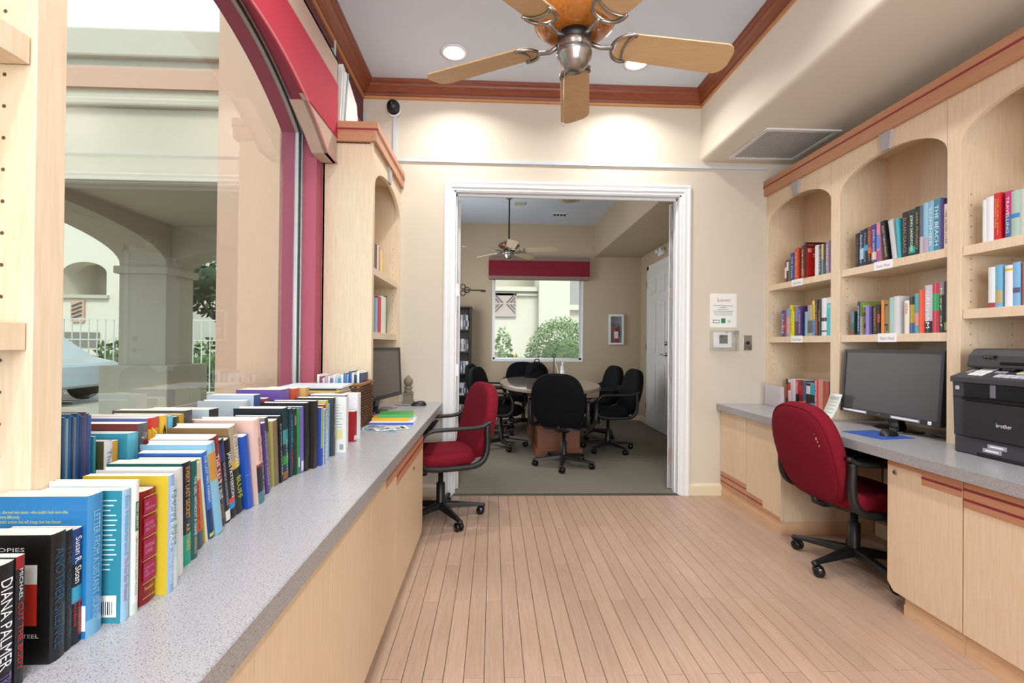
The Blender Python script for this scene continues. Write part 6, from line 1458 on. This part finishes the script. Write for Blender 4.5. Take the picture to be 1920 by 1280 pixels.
# building beyond
hb = thing('apartment_building', 'pale stucco apartment block with arched balcony beyond the portico', 'building', (-15, 17, -.12))
def hbx(nm, x0, x1, y0, y1, z0, z1, m):
    mb = MB(); mb.box(x0+15, x1+15, y0-17, y1-17, z0+.12, z1+.12, m); return mb.build(nm, hb)
hbx('wall', -24, -15.0, 17, 21, -.12, 9, STUCCO3); hbx('wall', -13.5, -11.4, 17, 21, -.12, 9, STUCCO3); hbx('wall', -15.0, -13.5, 17, 21, -.12, 2.75, STUCCO3)
arched_wall(hb, (-15, 17, -.12), -15.0, -13.5, .75, .40, 3.55, 9, 17, 17.6, STUCCO3, 'arched_wall')
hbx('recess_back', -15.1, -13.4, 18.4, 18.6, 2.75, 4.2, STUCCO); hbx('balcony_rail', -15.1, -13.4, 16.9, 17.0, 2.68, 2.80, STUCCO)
hbx('low_arch_shade', -14.9, -13.7, 16.95, 16.99, 1.0, 1.5, mat('shade_grey', '#7C7A74', .9))  # thin slab on the wall, the low arch's shade painted as grey
lat = hbx('lattice_frame', -14.65, -14.2, 16.94, 16.99, 1.85, 2.60, STUCCO2)
for k in range(4):
    mb = MB(); z = 1.95+.14*k; mb.add([(-14.6+15, -.09, z+.12), (-14.25+15, -.09, z+.26), (-14.25+15, -.09, z+.31), (-14.6+15, -.09, z+.17)], [(0,1,2,3)], DARKP); mb.build('lattice_slot', lat, fix=False)
WF = mat('white_metal_fence', '#C9CCC6', .5)
def fence(label, x0, x1, y, z0, z1, n):
    f = thing('metal_fence', label, 'fence', (x0, y, z0))
    for zz in (0.06, (z1-z0)*.72, z1-z0-.02):
        mb = MB(); mb.box(0, x1-x0, -.015, .015, zz, zz+.03, WF); mb.build('rail', f)
    pm = None
    for i in range(n):
        x = (x1-x0)*i/(n-1)
        if pm is None: mb = MB(); mb.box(-.010, .010, -.010, .010, 0, z1-z0, WF); o = mb.build('picket', f); pm = o.data; o.location.x = x
        else: o = bpy.data.objects.new('picket', pm); COL.objects.link(o); o.parent = f; o.location.x = x
fence('white metal picket fence seen left of the portico pier', -13.5, -8.55, 12.0, -.12, 1.75, 26)
fence('white metal picket fence seen right of the portico pier', -8.45, -5.4, 12.0, -.12, 1.75, 16)
def bush(name, label, c, r, m, seed, n=420, leaf=.10, trunk=None, cat='bush'):
    rr = random.Random(seed); t = thing(name, label, cat, (c[0], c[1], c[2]))
    mb = MB()
    mb.add([], [], m)
    # inner lump
    for k in range(5):
        q = (rr.uniform(-.35, .35)*r[0], rr.uniform(-.35, .35)*r[1], r[2]*(1+rr.uniform(-.2, .2)))
        mb.lathe([(max(0, .42*r[0]*math.sin(PI*i/6)), -math.cos(PI*i/6)*.45*r[2]) for i in range(7)], c=q, seg=10, m=m)
    for i in range(n):
        a, b = rr.uniform(0, 2*PI), math.acos(rr.uniform(-1, 1)); f = rr.uniform(.8, 1.02)
        p = Vector((r[0]*f*math.sin(b)*math.cos(a), r[1]*f*math.sin(b)*math.sin(a), r[2]+r[2]*f*math.cos(b)))
        u = Vector((rr.uniform(-1, 1), rr.uniform(-1, 1), rr.uniform(-1, 1))).normalized()*leaf; v = u.cross(Vector((rr.uniform(-1, 1), rr.uniform(-1, 1), rr.uniform(-1, 1)))).normalized()*leaf*.5
        mb.add([p-u, p+v, p+u, p-v], [(0,1,2,3)], m)
    o = mb.build('foliage', t, fix=False); o['kind'] = 'stuff'
    if trunk:
        mb = MB(); mb.tube([(0, 0, -trunk), (.08, 0, -trunk*.5), (0, .1, r[2]*.6)], [.16, .12, .07], 8, mat('bark', '#4A3E34', .9)); mb.build('trunk', t)
        for k in range(5):
            a = 1.3*k; mb = MB(); mb.tube([(0.03, 0, -.2), (.5*math.cos(a)*r[0], .5*math.sin(a)*r[1], r[2]*.8)], [.06, .025], 6, mat('bark', '#4A3E34', .9)); mb.build('branch', t)
    return t
bush('shrub', 'green shrub behind the fence left of the portico pier', (-9.9, 13.3, -.12), (1.0, .7, .72), LEAF, 1)
bush('shrub', 'green shrub at the far left of the left window', (-12.2, 13.3, -.12), (1.3, .7, .6), LEAF, 2)
bush('shrub', 'low green shrub right of the portico pier', (-7.5, 13.3, -.12), (1.2, .7, .72), LEAF, 3)
bush('tree', 'dark leafy tree showing between the portico pier and pilaster', (-8.9, 15.6, 2.0), (1.7, 1.4, 1.15), LEAF2, 4, 1100, .12, 2.1, 'tree')
cr_ = thing('parked_car', 'silver parked car glimpsed low in the left window', 'car', (-10.7, 10.3, -.12), math.radians(2))
mb = MB(); prof = [(-2.1, .30), (-2.1, .72), (-1.3, .92), (-.7, 1.42), (.9, 1.45), (1.6, .98), (2.15, .85), (2.2, .35)]
SIL = mat('silver_car_paint', '#A9B4BC', .25, .4); mb.prism(prof, 'y', -.85, .85, SIL); mb.build('body', cr_, bevel=.06)
mb = MB(); mb.prism([(-1.15, .95), (-.65, 1.36), (.85, 1.38), (1.4, 1.0)], 'y', -.87, .87, mat('car_glass', '#2A3238', .1)); mb.build('side_window', cr_)
for x in (-1.35, 1.4):
    for s_ in (-1, 1):
        mb = MB(); mb.lathe([(0, -.1), (.30, -.1), (.33, -.07), (.33, .07), (.30, .1), (0, .1)], c=(x, s_*.80, .33), axis='y', seg=20, m=BLACKP); mb.build('wheel', cr_)
# garden seen through the meeting room window
gb = thing('apartment_building', 'cream stucco apartment block with lattice balcony behind the hedge', 'building', (0, 13, -.12))
def gx(nm, x0, x1, y0, y1, z0, z1, m):
    mb = MB(); mb.box(x0, x1, y0-13, y1-13, z0+.12, z1+.12, m); return mb.build(nm, gb)
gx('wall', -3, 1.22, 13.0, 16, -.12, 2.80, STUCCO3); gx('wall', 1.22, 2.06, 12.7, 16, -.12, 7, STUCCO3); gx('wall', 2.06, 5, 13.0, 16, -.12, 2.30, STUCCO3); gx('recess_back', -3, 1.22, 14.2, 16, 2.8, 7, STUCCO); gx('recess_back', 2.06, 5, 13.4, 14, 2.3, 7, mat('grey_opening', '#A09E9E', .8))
gx('ledge', -3, 1.22, 12.88, 13.0, 2.68, 2.80, STUCCO3); gx('ledge', -3, 1.22, 12.94, 13.0, 2.56, 2.62, STUCCO3); gx('ledge', 2.06, 5, 12.88, 13.0, 2.18, 2.32, STUCCO3)
lt = gx('lattice_panel', -.02, .62, 12.94, 12.99, 1.98, 2.70, mat('lattice_pink', '#B8A8A0', .9))
LG = mat('lattice_gap', '#6E6664', .9)
for s1 in (-1, 1):
    for s2 in (-1, 1):
        for k in range(3):
            a_ = .03+.10*k
            mb = MB(); mb.add([(.30+s1*x, 12.935-13, 2.34+.12+s2*z) for x, z in ((a_, .02), (a_+.06, .02), (.29, .27-a_), (.29, .33-a_))], [(0,1,2,3)], LG); mb.build('lattice_slot', lt, fix=False)
bush('hedge', 'rounded green hedge outside the meeting room window', (1.38, 9.6, -.12), (.75, .6, .95), mat('hedge_leaf', '#A6B894', .85, kind='noise', col2='#869C70', scale=14), 6, 7000, .032, None, 'hedge')  # leaf green lightened to carry the haze of window glare
bush('shrub', 'upright green shrub at the left of the meeting room window', (.20, 9.9, -.12), (.22, .28, .86), mat('hedge_leaf', '#8FA878'), 7, 600, .05)
bush('shrub', 'flowering shrub between hedge and upright shrub', (.55, 11.4, -.1), (.35, .3, .55), mat('leaf_yellow', '#8E8A4A', .8, kind='noise', col2='#B89A5A', scale=9), 8, 300, .06)
